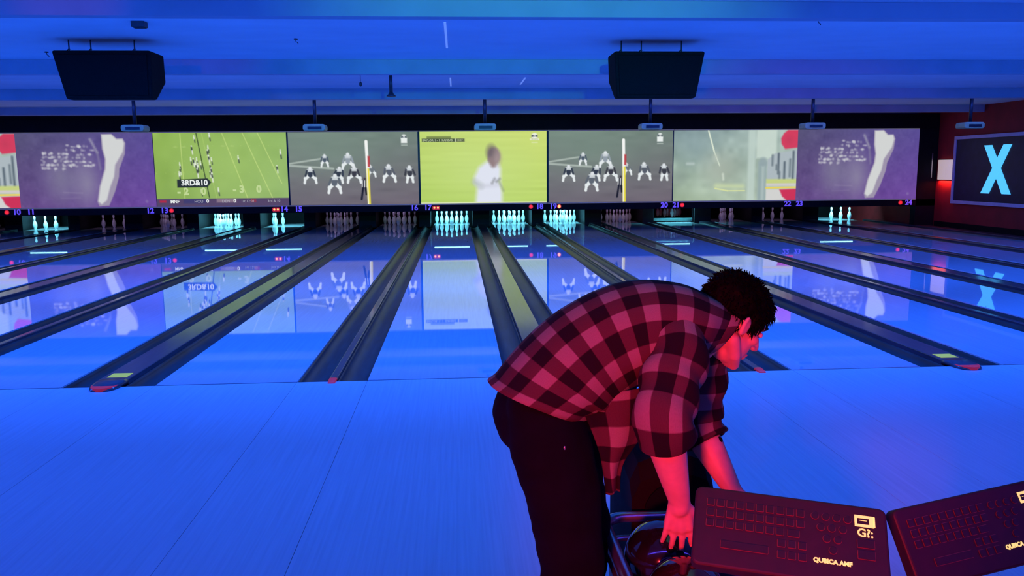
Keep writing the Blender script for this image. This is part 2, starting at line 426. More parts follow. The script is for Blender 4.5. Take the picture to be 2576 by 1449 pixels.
STAND = {8: range(10), 9: range(10), 10: (6, 7, 8), 11: (3, 4, 5), 12: (0, 1, 3, 4, 6, 7, 8), 13: range(10), 14: (1, 4, 6), 15: range(10), 16: range(10), 17: range(10), 18: range(10), 19: range(10), 20: range(10), 21: (0, 1, 2, 3, 4, 5, 6, 7, 8, 9), 22: (1, 2, 4, 5, 8), 23: (3, 4, 5), 24: (4, 5, 9)}
STAND3 = {10: [(-.47, .1), (-.17, .1), (.12, .1)], 14: [(-.475, .792), (-.36, .528), (-.20, .792)], 24: [(-.03, .15), (.27, .15), (.475, 0.0)]}
side3 = ('left', 'middle', 'right')
ROWN = ('front pin', 'left pin of the second row', 'right pin of the second row', 'left pin of the third row', 'middle pin of the third row', 'right pin of the third row', 'leftmost pin of the back row', 'second left pin of the back row', 'second right pin of the back row', 'rightmost pin of the back row')
for n in LANES:
    x = lane_x(n); st = LANE_STATE[n]; S = STAND[n]
    pts = STAND3[n] if n in STAND3 else [RACK[i] for i in S]
    for i, (dx, dy) in enumerate(pts):
        glow = st.startswith('lit')
        if len(pts) == 3:
            lab = '%s of the three %s bowling pins left standing on lane %s' % (side3[i], 'glowing cyan' if glow else 'dimly lit', NW[n])
        elif n == 21:
            lab = ROWN[list(S)[i]] + ' lifted above the sweep bar on lane twenty-one'
        else:
            lab = '%s, %s, in the rack of lane %s' % (ROWN[list(S)[i]], 'glowing cyan' if glow else 'dimly lit', NW[n])
        add_pin(x + dx, PY + dy, 0.14 if n == 21 else 0.0, lab, 'pins on lane %s' % NW[n])
for n in LANES:
    x = lane_x(n); st = LANE_STATE[n]
    on = st in ('lit', 'lit3', 'sweep')
    r = empty('pin_light', (x, 18.09, 0.66))
    tag(r, '%s pin deck light tube above the end of lane %s' % ('glowing cyan' if on else 'dim', NW[n]), 'lamp', 'pin deck lights')
    bm = bmesh.new(); tube(bm, [(-0.52, 0, 0), (0.52, 0, 0)], 0.014 if on else 0.012, 10)
    finish(bm, 'tube', M_TUBE if on else M_TUBED, r, smooth=True)
    for s in (-1, 1): boxo('tube_holder', min(s * 0.52, s * 0.6275), max(s * 0.52, s * 0.6275), -0.025, 0.03, -0.025, 0.06, M_BLACKP, r, bevel=0.004)
    boxo('reflector', -0.56, 0.56, -0.03, 0.04, 0.03, 0.05, M_BLACKP, r)
    if not on:
        d = bpy.data.lights.new('pin_glow_and_fill', 'AREA'); d.shape = 'RECTANGLE'; d.size = 1.0; d.size_y = 0.05
        d.color = (0.75, 0.5, 1.0); d.energy = 1.1  # violet fill added to brighten the pins, the tube here is off
        lo = bpy.data.objects.new('pin_glow_and_fill', d); col.objects.link(lo); lo.parent = r
        lo.location = (0, 0.03, 0.0); lo.rotation_euler = (math.radians(62), 0, 0)
    if on:
        d = bpy.data.lights.new('pin_glow_and_fill', 'AREA'); d.shape = 'RECTANGLE'; d.size = 1.0; d.size_y = 0.05
        d.color = (0.16, 0.72, 1.0); d.energy = 46 if st == 'lit' else (46 if st == 'lit3' else 60)
        lo = bpy.data.objects.new('pin_glow_and_fill', d); col.objects.link(lo); lo.parent = r
        lo.location = (0, 0.03, 0.0); lo.rotation_euler = (math.radians(62 if st != 'sweep' else 5), 0, 0)
# the sweep bar that is down on lane 21
r = empty('sweep', (lane_x(21), 18.16, 0.0)); tag(r, 'greenish lit sweep bar lowered across the end of lane twenty-one', 'sweep bar')
boxo('bar', -0.60, 0.60, -0.02, 0.02, 0.03, 0.12, M_SWEEP, r, bevel=0.006)
for s in (-0.605, 0.605): boxo('arm', s - 0.02, s + 0.02, -0.02, 0.02, 0.025, 0.50, M_DARK, r, bevel=0.004)
r = empty('pin_table', (lane_x(21), 18.15, 0.521)); tag(r, 'dark pin table holding the lifted pins above lane twenty-one', 'machine'); boxo('table_plate', -0.6265, 0.6265, 0.0, 1.02, 0.0, 0.03, M_DARK, r, bevel=0.004); boxo('front_rail', -0.6265, 0.6265, -0.03, 0.0, 0.001, 0.06, M_DARK, r, bevel=0.004)

# ------------------------------------------------------------------ lane numbers and ball indicators
num_x = {10: -10.904, 11: -10.56, 12: -7.63, 13: -7.276, 14: -4.27, 15: -3.908, 16: -0.94, 17: -0.591, 18: 2.334, 19: 2.69, 20: 5.654, 21: 5.974, 22: 9.007, 23: 9.33, 24: 12.363}
for n, x in num_x.items():
    o = text_obj('lane_number', str(n), 0.19, M_NUM, (x, YM - 0.008, 0.637), (PI / 2, 0, 0), extrude=0.006, bold=0.006)
    tag(o, 'violet lane number %s on the black strip below the screens' % NW[n], 'number', 'lane numbers')
for x, n, two in ((-11.145, 10, 0), (-7.098, 13, 0), (-4.471, 14, 1), (-0.375, 17, 1), (2.104, 18, 0), (2.848, 19, 0), (6.135, 21, 0), (12.13, 24, 0)):
    r = empty('ball_indicator', (x, YM - 0.002, 0.637))
    tag(r, 'small %s beside the lane number %s' % ('red box with two orange ball lights' if two else 'round red ball light', NW[n]), 'indicator light', 'ball indicators')
    bm = bmesh.new()
    if two:
        prism(bm, [(a, b) for a, b in rrect(0.19, 0.10, 0.03)], -0.03, 0.0, 'y')
        finish(bm, 'housing', M_IND_DK, r)
        for s in (-1, 1):
            bm = bmesh.new(); ellipsoid(bm, (s * 0.045, -0.03, 0), (0.026, 0.012, 0.026)); finish(bm, 'lens', M_IND_O, r, smooth=True)
    else:
        prism(bm, [(a, b) for a, b in rrect(0.11, 0.11, 0.05)], -0.02, 0.0, 'y')
        finish(bm, 'housing', M_IND_DK, r)
        bm = bmesh.new(); ellipsoid(bm, (0, -0.02, 0), (0.04, 0.014, 0.04)); finish(bm, 'lens', M_IND_R if n not in (19,) else M_IND_O, r, smooth=True)

# ------------------------------------------------------------------ projected pictures on the screens
GX, GY = 240, 135
ASP = 1.778
class Canvas:
    def __init__(s):
        u = np.linspace(0, 1, GX + 1); v = np.linspace(0, 1, GY + 1)
        s.U, s.V = np.meshgrid(u, v)          # v runs downwards
        s.X = s.U * ASP; s.Y = s.V
        s.img = np.zeros((GY + 1, GX + 1, 3)); s.aa = 0.8 / GY
    def grad(s, tl, tr, bl, br):
        tl, tr, bl, br = [np.array(c, float) for c in (tl, tr, bl, br)]
        U = s.U[..., None]; V = s.V[..., None]
        s.img = (tl * (1 - U) + tr * U) * (1 - V) + (bl * (1 - U) + br * U) * V
    def put(s, d, c, op=1.0, soft=None):
        a = np.clip(0.5 - d / (2 * (soft or s.aa)), 0, 1)[..., None] * op
        s.img = s.img * (1 - a) + np.array(c, float) * a
    def cap(s, p, q, r, c, op=1.0, soft=None, r2=None):
        ax, ay, bx, by = p[0] * ASP, p[1], q[0] * ASP, q[1]
        dx, dy = bx - ax, by - ay
        t = np.clip(((s.X - ax) * dx + (s.Y - ay) * dy) / (dx * dx + dy * dy + 1e-12), 0, 1)
        rr = r if r2 is None else r + (r2 - r) * t
        s.put(np.hypot(s.X - ax - t * dx, s.Y - ay - t * dy) - rr, c, op, soft)
    def ell(s, p, rx, ry, c, op=1.0, soft=None):
        d = np.sqrt(((s.X - p[0] * ASP) / rx) ** 2 + ((s.Y - p[1]) / ry) ** 2)
        s.put((d - 1) * min(rx, ry), c, op, soft)
    def rect(s, u0, v0, u1, v1, c, op=1.0, soft=None):
        d = np.maximum(np.abs(s.X - (u0 + u1) / 2 * ASP) - (u1 - u0) / 2 * ASP, np.abs(s.Y - (v0 + v1) / 2) - (v1 - v0) / 2)
        s.put(d, c, op, soft)
    def poly(s, pts, c, op=1.0, soft=None):
        P = [(a * ASP, b) for a, b in pts]; n = len(P)
        ins = np.zeros(s.X.shape, bool); dist = np.full(s.X.shape, 9.0)
        for i in range(n):
            (ax, ay), (bx, by) = P[i], P[(i + 1) % n]
            dx, dy = bx - ax, by - ay
            t = np.clip(((s.X - ax) * dx + (s.Y - ay) * dy) / (dx * dx + dy * dy + 1e-12), 0, 1)
            dist = np.minimum(dist, np.hypot(s.X - ax - t * dx, s.Y - ay - t * dy))
            cr = ((ay > s.Y) != (by > s.Y)) & (s.X < (bx - ax) * (s.Y - ay) / (by - ay + 1e-12) + ax)
            ins ^= cr
        s.put(np.where(ins, -dist, dist), c, op, soft)
    def noise(s, amp, nx, ny, seed):
        g = np.random.default_rng(seed).normal(size=(ny + 2, nx + 2))
        fx = s.U * nx; fy = s.V * ny; ix = fx.astype(int); iy = fy.astype(int)
        tx = fx - ix; ty = fy - iy; tx = tx * tx * (3 - 2 * tx); ty = ty * ty * (3 - 2 * ty)
        n = (g[iy, ix] * (1 - tx) + g[iy, ix + 1] * tx) * (1 - ty) + (g[iy + 1, ix] * (1 - tx) + g[iy + 1, ix + 1] * tx) * ty
        s.img = s.img + (n * amp)[..., None]
    def mesh(s, name, w, h):
        c = np.clip(s.img, 0, 255)
        xs = (s.U.ravel() - 0.5) * w; zs = (0.5 - s.V.ravel()) * h
        co = np.zeros((len(xs), 3), np.float32); co[:, 0] = xs; co[:, 2] = zs
        idx = np.arange((GX + 1) * (GY + 1)).reshape(GY + 1, GX + 1)
        q = np.stack([idx[:-1, :-1], idx[1:, :-1], idx[1:, 1:], idx[:-1, 1:]], -1).reshape(-1, 4)
        me = bpy.data.meshes.new(name)
        me.vertices.add(len(co)); me.vertices.foreach_set('co', co.ravel())
        me.loops.add(q.size); me.loops.foreach_set('vertex_index', q.ravel().astype(np.int32))
        me.polygons.add(len(q)); me.polygons.foreach_set('loop_start', np.arange(0, q.size, 4, dtype=np.int32))
        me.update(calc_edges=True)
        at = me.color_attributes.new('picture', 'FLOAT_COLOR', 'POINT')
        lin = np.ones((len(co), 4), np.float32); lin[:, :3] = s2l(c.reshape(-1, 3))
        at.data.foreach_set('color', lin.ravel())
        me.materials.append(M_SCREEN)
        return me
M_SCREEN = bpy.data.materials.new('projected_picture'); M_SCREEN.use_nodes = True
nt = M_SCREEN.node_tree; pb = nt.nodes['Principled BSDF']
pb.inputs['Base Color'].default_value = (0.03, 0.03, 0.03, 1); pb.inputs['Roughness'].default_value = 0.9; pb.inputs['Specular IOR Level'].default_value = 0.0
an = nt.nodes.new('ShaderNodeAttribute'); an.attribute_name = 'picture'
nt.links.new(an.outputs['Color'], pb.inputs['Emission Color']); pb.inputs['Emission Strength'].default_value = 0.95

def player(c, x, y, h, dark, lean=0.0, wide=1.0, op=1.0):
    # a small crouching football player: legs, torso, shoulders, helmet
    W1 = (232, 238, 238)
    e = h * 0.10
    for sgn in (-1, 1):
        kx = x + sgn * 0.16 * h * wide / ASP * 1.4
        c.cap((x + sgn * 0.05 * h / ASP, y - 0.50 * h), (kx, y - 0.30 * h), e * 1.05, W1, op)
        c.cap((kx, y - 0.30 * h), (kx + sgn * 0.03 * h, y - 0.02 * h), e * 0.75, W1, op)
    c.cap((x, y - 0.52 * h), (x + lean * h, y - 0.80 * h), e * 1.45, dark, op)
    c.cap((x + lean * h - 0.13 * h / ASP, y - 0.80 * h), (x + lean * h + 0.13 * h / ASP, y - 0.80 * h), e * 0.95, (205, 212, 214), op)
    for sgn in (-1, 1):
        c.cap((x + lean * h + sgn * 0.2 * h / ASP, y - 0.78 * h), (x + sgn * 0.30 * h / ASP, y - 0.46 * h), e * 0.55, dark, op)
    c.ell((x + lean * h, y - 0.93 * h), e * 1.05, e * 1.05, (225, 230, 232), op)

def pic_bone():
    c = Canvas()
    c.grad((88, 84, 118), (92, 80, 150), (100, 74, 130), (112, 74, 160)); c.noise(3, 18, 10, 1); c.noise(2, 60, 34, 2)
    c.ell((.37, .62), .30, .30, (128, 124, 150), .55, .25)
    c.ell((.50, .68), .12, .22, (158, 155, 172), .6, .12)
    c.ell((.30, .58), .10, .20, (140, 138, 158), .5, .12)
    g = np.random.default_rng(5)
    for k in range(150):
        row = g.integers(0, 7); u = g.uniform(.18, .56); v = .17 + row * .05 + (u - .2) * .05 + g.normal() * .006
        if row < 2 and u < .36: continue
        if row > 5 and u > .36: continue
        c.ell((u, v), g.uniform(.010, .022), g.uniform(.010, .019), (205, 205, 210), g.uniform(.3, .85), .010)
    c.cap((.545, .09), (.590, .26), .016, (160, 158, 176), .75, .015); c.cap((.590, .26), (.605, .48), .013, (140, 135, 160), .6, .015)
    B = [(1030, 250), (1135, 248), (1185, 295), (1245, 295), (1268, 340), (1255, 450), (1190, 600), (1180, 680), (1130, 830), (1060, 975), (960, 980), (945, 930), (975, 780), (1040, 600), (1050, 500), (1030, 400)]
    B = [((a - 178) / 1360, (b - 235) / 760) for a, b in B]
    c.poly(B, (160, 150, 172), 1, .008)
    A = [(1036, 256), (1132, 254), (1180, 302), (1240, 300), (1255, 345), (1235, 430), (1150, 560), (1130, 680), (1085, 780), (1040, 920), (985, 960), (955, 930), (985, 780), (1050, 600), (1060, 500), (1040, 400)]
    c.poly([((a - 178) / 1360, (b - 235) / 760) for a, b in A], (214, 216, 214), 1, .012)
    c.cap((.32, .79), (.46, .80), .006, (150, 140, 170), .5, .01); c.cap((.30, .87), (.44, .865), .006, (140, 125, 165), .4, .01)
    c.ell((.93, .92), .02, .02, (140, 120, 175), .6, .01)
    return c
def BX(x, y): return ((x - 382 - (y - 331) * .068) / 342.0, (y - 331) / 186.0)
def pic_field():
    c = Canvas()
    c.grad((152, 188, 84), (148, 186, 100), (140, 174, 78), (156, 190, 112)); c.noise(3, 12, 7, 3)
    c.ell((.55, .45), .5, .35, (166, 200, 104), .6, .3)
    for (a, b) in (((451.7, 334), (465.6, 498)), ((559, 333), (628, 497)), ((611, 332), (693, 497)), ((650, 332), (716, 460))):
        c.cap(BX(*a), BX(*b), .0045, (214, 232, 140), .75)
    c.cap(BX(507, 333), BX(548, 497), .004, (190, 216, 120), .6)
    c.cap(BX(493, 333), BX(529, 495), .005, (28, 40, 20), .95)
    for y in (362, 400, 430):
        for k in range(14): c.ell(BX(392 + k * 24, y + 2), .004, .003, (200, 222, 130), .5)
    g = np.random.default_rng(11)
    W1 = (236, 240, 232); DK = (60, 66, 64)
    def fig(x, y, s=1.0, dark=False):
        u = BX(x, y); e = .010 * s
        c.cap((u[0], u[1] - .03 * s), (u[0] + .002, u[1] + .005), e, DK if dark else W1, .9)
        c.cap((u[0] + .004, u[1] + .01), (u[0] + .006, u[1] + .055 * s), e * .75, W1 if dark else DK, .9)
        c.ell((u[0], u[1] - .05 * s), e * .9, e * .9, W1, .95)
    for x, y in ((488, 347), (482, 374), (452, 414), (453, 428), (451, 440), (480, 402), (487, 406), (495, 402), (492, 412), (498, 418), (497, 432), (505, 412), (527, 342), (524, 372), (523, 385), (526, 398), (533, 402), (530, 420), (533, 430), (535, 444), (530, 436), (602, 398), (711, 386), (703, 424), (508, 482), (552, 480)):
        fig(x, y, g.uniform(.8, 1.15), g.random() < .4)
    # painted yard numbers and arrows
    for x, y in ((440, 367), (462, 367), (562, 365), (586, 365)):
        c.ell(BX(x, y), .026, .010, (182, 208, 120), .55)
    # lower score bar
    c.rect(-.01, .895, 1.01, 1.01, (86, 70, 100), 1); c.rect(.02, .915, .07, .945, (190, 40, 60), .9, .01)
    c.rect(.20, .90, .37, .96, (60, 60, 110), .8, .01); c.rect(.45, .90, .60, .95, (150, 130, 140), .8, .01); c.rect(.71, .905, .75, .95, (170, 50, 60), .7, .01)
    # down marker
    c.poly([BX(445, 449), BX(523, 446), BX(533, 456), BX(524, 468), BX(446, 469)], (42, 50, 44), 1)
    return c
def pic_line():
    c = Canvas()
    c.grad((122, 142, 128), (116, 134, 122), (112, 106, 112), (114, 104, 112)); c.noise(2.5, 8, 20, 4)
    c.ell((.35, .30), .5, .22, (124, 148, 130), .5, .2)
    L = (176, 188, 178)
    c.cap((.0, .43), (.26, .36), .012, L, .9); c.cap((.0, .455), (.34, .50), .014, L, .9)
    DK = (52, 60, 70)
    player(c, .275, .475, .17, (80, 92, 104)); player(c, .455, .52, .23, (150, 160, 168), wide=1.3)
    player(c, .16, .70, .22, DK, wide=1.4); player(c, .375, .70, .22, DK, .05, wide=1.0); player(c, .50, .70, .23, (60, 60, 64), wide=1.5)
    player(c, .345, .84, .26, (96, 104, 112), .02, wide=1.2); player(c, .64, .62, .17, (110, 118, 122), -.1); player(c, .775, .69, .24, (90, 96, 104), -.03, wide=1.3)
    player(c, .935, .70, .23, (60, 62, 66), -.02, wide=.6)
    # referee in stripes
    for k in range(5): c.cap((.562 + k * .009, .67), (.560 + k * .009, .76), .007, (230, 232, 232) if k % 2 == 0 else (24, 26, 28))
    c.cap((.566, .77), (.552, .93), .013, (26, 26, 30)); c.cap((.585, .77), (.590, .86), .012, (26, 26, 30)); c.ell((.58, .645), .016, .018, (70, 60, 60))
    # goal post
    c.cap((.600, .13), (.606, .55), .021, (246, 248, 244)); c.cap((.606, .52), (.611, 1.01), .022, (236, 222, 60))
    c.cap((.598, .13), (.604, 1.0), .008, (250, 250, 246), .9)
    c.rect(.607, .33, .625, .48, (190, 60, 60), .9)
    # station mark
    c.ell((.895, .085), .042, .05, (236, 242, 238)); c.rect(.871, .09, .919, .155, (236, 242, 238)); c.rect(.873, .055, .917, .085, (86, 100, 98)); c.ell((.895, .072), .018, .02, (240, 244, 240))
    c.rect(.872, .175, .921, .19, (190, 202, 194), .8)
    return c
def pic_man():
    c = Canvas()
    c.grad((196, 218, 112), (208, 224, 116), (180, 212, 92), (190, 218, 104)); c.noise(3, 3, 26, 6)
    c.ell((.45, .55), .6, .4, (206, 230, 140), .6, .35)
    c.poly([(.43, 1.02), (.445, .78), (.42, .70), (.425, .63), (.46, .50), (.52, .42), (.575, .39), (.615, .43), (.635, .52), (.632, .72), (.645, .86), (.645, 1.02)], (228, 232, 244), 1, .035)
    c.cap((.425, .70), (.475, .76), .035, (176, 186, 180), .7, .04); c.cap((.47, .765), (.62, .745), .020, (208, 210, 222), .8, .03)
    c.cap((.565, .72), (.585, .66), .014, (130, 132, 134), .7, .02); c.cap((.60, .70), (.625, .66), .012, (120, 122, 120), .7, .02); c.cap((.62, .70), (.655, .83), .012, (150, 165, 120), .7, .02)
    c.ell((.582, .345), .088, .125, (150, 132, 132), 1, .018); c.ell((.560, .29), .062, .09, (112, 100, 102), .9, .04); c.ell((.605, .37), .05, .08, (172, 152, 150), .7, .05)
    c.cap((.555, .40), (.575, .47), .03, (150, 128, 126), 1, .03)
    # score bug and station mark
    c.rect(.055, .065, .245, .10, (120, 136, 70), .9); c.rect(.018, .098, .275, .142, (70, 84, 56), 1); c.rect(.275, .098, .352, .142, (98, 108, 72), 1); c.rect(.277, .10, .284, .14, (226, 232, 200), 1)
    c.ell((.905, .07), .046, .045, (240, 244, 226)); c.rect(.880, .055, .930, .08, (84, 96, 88)); c.ell((.905, .067), .02, .02, (238, 242, 230)); c.rect(.868, .10, .942, .125, (236, 240, 210), .9); c.rect(.88, .15, .93, .165, (226, 234, 180), .8)
    c.rect(-.01, .985, 1.01, 1.01, (226, 234, 190)); 
    return c
def pic_mist():
    c = Canvas()
    c.grad((142, 164, 164), (176, 196, 186), (160, 180, 150), (186, 202, 186)); c.noise(7, 9, 6, 8); c.noise(4, 24, 14, 9)
    c.ell((.18, .2), .22, .22, (130, 154, 158), .5, .2); c.ell((.05, .66), .08, .08, (136, 152, 142), .6, .08)
    c.ell((.38, .55), .22, .2, (170, 176, 160), .5, .15)
    c.cap((.275, .0), (.325, .30), .010, (226, 236, 214)); c.cap((.325, .30), (.372, .50), .008, (214, 226, 206)); c.ell((.34, .38), .04, .05, (196, 206, 190), .7, .04); c.cap((.40, .62), (.405, .70), .012, (214, 224, 206), .9, .015)
    c.cap((.11, .47), (.16, .47), .014, (196, 210, 206), .8, .02)
    c.cap((.35, .79), (.56, .80), .028, (206, 220, 168), .8, .03); c.cap((.34, .825), (.44, .86), .010, (222, 230, 160), .9); c.cap((.44, .86), (.58, .86), .009, (222, 230, 160), .9)
    c.rect(.60, -.01, .66, 1.01, (196, 214, 204), .8, .02); c.rect(.665, -.01, .83, .40, (204, 220, 208), .9, .02)
    c.rect(.685, .46, .755, 1.01, (150, 170, 170), .9, .02); c.ell((.725, .46), .06, .07, (150, 168, 170), .9, .02); c.rect(.715, .52, .735, 1.0, (182, 198, 194), .8, .02)
    c.poly([(.76, .42), (.82, .33), (1.01, .28), (1.01, .74), (.76, .74)], (176, 188, 192), 1, .012)
    for k, (u, v0, v1) in enumerate(((.80, .36, .5), (.85, .34, .62), (.86, .60, .70), (.90, .46, .70), (.945, .42, .66), (.97, .31, .72), (.835, .50, .56))):
        c.cap((u, v0), (u, v1), .014, (84, 98, 106) if k % 2 else (110, 124, 130), .9, .014)
    c.rect(.755, .70, 1.01, .77, (200, 212, 130), 1, .012); c.rect(.755, .76, 1.01, .80, (210, 206, 200), 1, .01); c.cap((.755, .825), (1.01, .82), .012, (236, 214, 90)); c.rect(.755, .845, 1.01, 1.01, (214, 214, 210), 1, .01)
    c.poly([(.865, .12), (.885, .05), (.92, .0), (1.01, .0), (1.01, .25), (.90, .27), (.87, .20)], (214, 64, 92), 1, .012)
    c.poly([(.865, .85), (1.01, .84), (1.01, 1.01), (.93, 1.01), (.89, .95)], (208, 52, 84), 1, .012)
    c.ell((.93, .14), .05, .05, (190, 60, 84), .5, .04)
    return c

SW, SH = PP, 1.872
def txt_mat(name, c, e=0.9):
    return mat(name, (0.1, 0.1, 0.1), 0.9, emit=tuple(s2l(c)), estr=e, spec=0.0)
MT_W = txt_mat('screen_text_white', (240, 244, 236)); MT_G = txt_mat('screen_text_pale', (200, 222, 140)); MT_D = txt_mat('screen_text_grey', (176, 178, 180)); MT_B = txt_mat('screen_text_bug', (188, 200, 150))
def pane_text(parent, s, u, v, w, h, size, m, **kw):
    return text_obj('caption', s, size, m, ((u - .5) * w, -0.004, (.5 - v) * h), (PI / 2, 0, 0), parent, **kw)
FULL = SW, SH
GAP = (SW - 0.055, SH - 0.03)
pics = {}
def get_pic(k, fn, wh):
    if k not in pics: pics[k] = fn().mesh('picture', *wh)
    return pics[k]
SCR = [(-5, 'man', 'yellow-green picture of a man in white over lanes seven and eight'), (-4, 'mist', 'pale misty picture with red shapes above lane ten, cut by the left edge'),
       (-3, 'bone', 'purple picture of a pale bone above lanes eleven and twelve, at left'), (-2, 'field', 'green football field picture with score bar above lanes thirteen and fourteen'),
       (-1, 'line', 'grey picture of football players and goal post above lanes fifteen and sixteen'), (0, 'man', 'yellow-green picture of a man in a white shirt above lanes seventeen and eighteen'),
       (1, 'line', 'grey picture of football players and goal post above lanes nineteen and twenty'), (2, 'mist', 'pale misty picture with red shapes above lanes twenty-one and twenty-two'),
       (3, 'bone', 'purple picture of a pale bone above lanes twenty-three and twenty-four, next to the black post')]
FN = {'man': pic_man, 'mist': pic_mist, 'bone': pic_bone, 'field': pic_field, 'line': pic_line}
WH = {'man': GAP, 'mist': (SW, SH - 0.03), 'bone': (SW, SH), 'field': (SW - 0.03, SH - 0.02), 'line': GAP}
for i, k, lab in SCR:
    if i < -4: continue
    cx = 0.879 + i * PP; zc = (0.735 + 2.5955) / 2
    r = empty('projection_screen', (cx, YM, zc)); tag(r, lab, 'screen', 'projection screens above the lanes')
    boxo('screen_panel', -SW / 2 + 0.004, SW / 2 - 0.004, 0.0, 0.03, -SH / 2 - 0.008, SH / 2 + 0.012, M_BLACKP, r)
    boxo('screen_edge', -SW / 2 + 0.004, SW / 2 - 0.004, -0.012, 0.0, SH / 2 - 0.012, SH / 2 + 0.014, M_GREY, r)
    boxo('screen_edge', -SW / 2 + 0.004, SW / 2 - 0.004, -0.012, 0.0, -SH / 2 - 0.02, -SH / 2 + 0.012, M_GREY, r)
    w, h = WH[k]
    pane = link(get_pic(k, FN[k], WH[k]), 'picture', r, 0, (0, -0.006, 0))
    if k == 'field':
        pane_text(pane, '3RD&10', .290, .680, w, h, .19, MT_W, bold=.007)
        for ch, u, v, sz in (('-', .17, .80, .24), ('2', .225, .80, .24), ('0', .355, .80, .24), ('-', .59, .775, .25), ('3', .645, .775, .25), ('0', .775, .775, .25)):
            pane_text(pane, ch, u, v, w, h, sz, MT_G, bold=.012)
        pane_text(pane, 'MNF', .135, .935, w, h, .11, MT_W, bold=.003); pane_text(pane, 'HOU', .315, .935, w, h, .10, MT_D)
        pane_text(pane, '0', .382, .93, w, h, .13, MT_W, bold=.004); pane_text(pane, 'DEN', .52, .935, w, h, .10, MT_D); pane_text(pane, '0', .587, .93, w, h, .13, MT_W, bold=.004)
        pane_text(pane, '1st 12:02', .685, .937, w, h, .09, MT_D); pane_text(pane, '3rd & 10', .885, .937, w, h, .09, MT_D)
    if k == 'man':
        pane_text(pane, 'BAYLOR', .065, .121, w, h, .075, MT_B, bold=.002); pane_text(pane, '1 - 1', .137, .121, w, h, .075, MT_B, bold=.002)
        pane_text(pane, 'KANSAS', .215, .121, w, h, .075, MT_B, bold=.002); pane_text(pane, '10:27', .315, .121, w, h, .065, MT_B)
        pane_text(pane, 'FOX', .905, .067, w, h, .06, txt_mat('screen_text_dark', (70, 80, 74)), bold=.002); pane_text(pane, 'SPORTS', .905, .113, w, h, .05, txt_mat('screen_text_dim', (170, 178, 130)))
    if k == 'line':
        pane_text(pane, 'FOX', .895, .073, w, h, .055, txt_mat('screen_text_dark2', (70, 84, 80)), bold=.002)

# ------------------------------------------------------------------ ceiling speakers, projectors, small fittings
def speaker(cx, label, dy=0.0):
    r = empty('loudspeaker', (cx, 3.6 + dy, 2.42)); tag(r, label, 'speaker', 'loudspeakers hung from the ceiling')
    prof = [(-0.14, 0.52), (0.0, 0.0), (0.16, 0.0), (0.42, 0.22), (0.30, 0.52)]
    bm = bmesh.new(); rings = []
    for x, k in ((-1, 1), (1, 1)):
        rings.append([(x * (0.475 + 0.06 * (z / 0.52)), y, z) for y, z in prof])
    ring_loft(bm, rings)
    finish(bm, 'cabinet', M_SPK, r, bevel=0.025)
    bm = bmesh.new()
    def fp(u, t, off): # point on the sloping front face
        y = -0.14 * t; z = 0.52 * t; hw = 0.44 + 0.06 * t
        n = Vector((0, -0.966, -0.26)); p = Vector((u * hw, y, z)) + n * off
        return p
    A = [bm.verts.new(fp(u, t, 0.0)) for u, t in ((-1, .08), (1, .08), (1, .92), (-1, .92))]
    B = [bm.verts.new(fp(u * .99, t, 0.012)) for u, t in ((-1, .085), (1, .085), (1, .915), (-1, .915))]
    bm.faces.new(A[::-1]); bm.faces.new(B)
    for i in range(4): bm.faces.new((A[i], A[(i + 1) % 4], B[(i + 1) % 4], B[i]))
    finish(bm, 'grille', M_GRILLE, r)
    for x in (-0.42, -0.18, 0.30):
        bm = bmesh.new(); tube(bm, [(x, 0.05, 0.50), (x, 0.05, 0.665)], 0.008, 8); finish(bm, 'hanger', M_DARK, r, smooth=True)
        bm = bmesh.new(); tube(bm, [(x - 0.02, 0.05, 0.545), (x, 0.05, 0.565), (x + 0.02, 0.05, 0.545), (x, 0.05, 0.525), (x - 0.02, 0.05, 0.545)], 0.006, 8); finish(bm, 'eye_bolt', M_DARK, r, smooth=True)
    return r
speaker(-3.74, 'black trapezoid loudspeaker hung from the ceiling at left')
speaker(2.56, 'black trapezoid loudspeaker hung from the ceiling right of centre')
for i, x in enumerate((-9.2, -5.881, -2.517, 0.743, 4.005, 7.284, 10.567)):
    if i == 0: continue
    nm = ('leftmost ceiling projector, right of the left loudspeaker', 'ceiling projector above the grey football screen of lanes fifteen and sixteen', 'ceiling projector above the screen of the man in white', 'ceiling projector below the right loudspeaker', 'ceiling projector above the gap between lanes twenty-two and twenty-three', 'rightmost ceiling projector, in front of the red wall')[i - 1]
    r = empty('projector', (x, 10.0, 2.43 - 0.004 * i)); tag(r, nm, 'projector', 'ceiling projectors')
    bm = bmesh.new(); prism(bm, rrect(0.42, 0.125, 0.045), -0.16, 0.16, 'y'); finish(bm, 'shell', M_PROJ, r, bevel=0.012)
    bm = bmesh.new(); lathe(bm, [(0.001, 0), (0.035, 0), (0.04, 0.03), (0.001, 0.03)], 16)
    o = finish(bm, 'lens', M_BLACKP, r, smooth=True); o.location = (-0.06, 0.15, 0); o.rotation_euler = (-PI / 2, 0, 0)
    bm = bmesh.new(); prism(bm, [(-0.12, -0.03), (0.14, -0.03), (0.14, 0.02), (-0.12, 0.02)], -0.168, -0.158, 'y'); finish(bm, 'vent', M_DARK, r)
    bm = bmesh.new(); lathe(bm, [(0.001, 0.06), (0.033, 0.06), (0.033, CEIL - 2.43 + 0.004 * i), (0.001, CEIL - 2.43 + 0.004 * i)], 14); finish(bm, 'pole', M_DARK, r, smooth=True)
    boxo('mount_plate', -0.09, 0.09, -0.07, 0.07, 0.058, 0.07, M_DARK, r)
r = empty('ceiling_mount', (-0.785, 6.5, 2.70)); tag(r, 'dark pole with a flared foot hanging from the ceiling left of centre', 'mount')
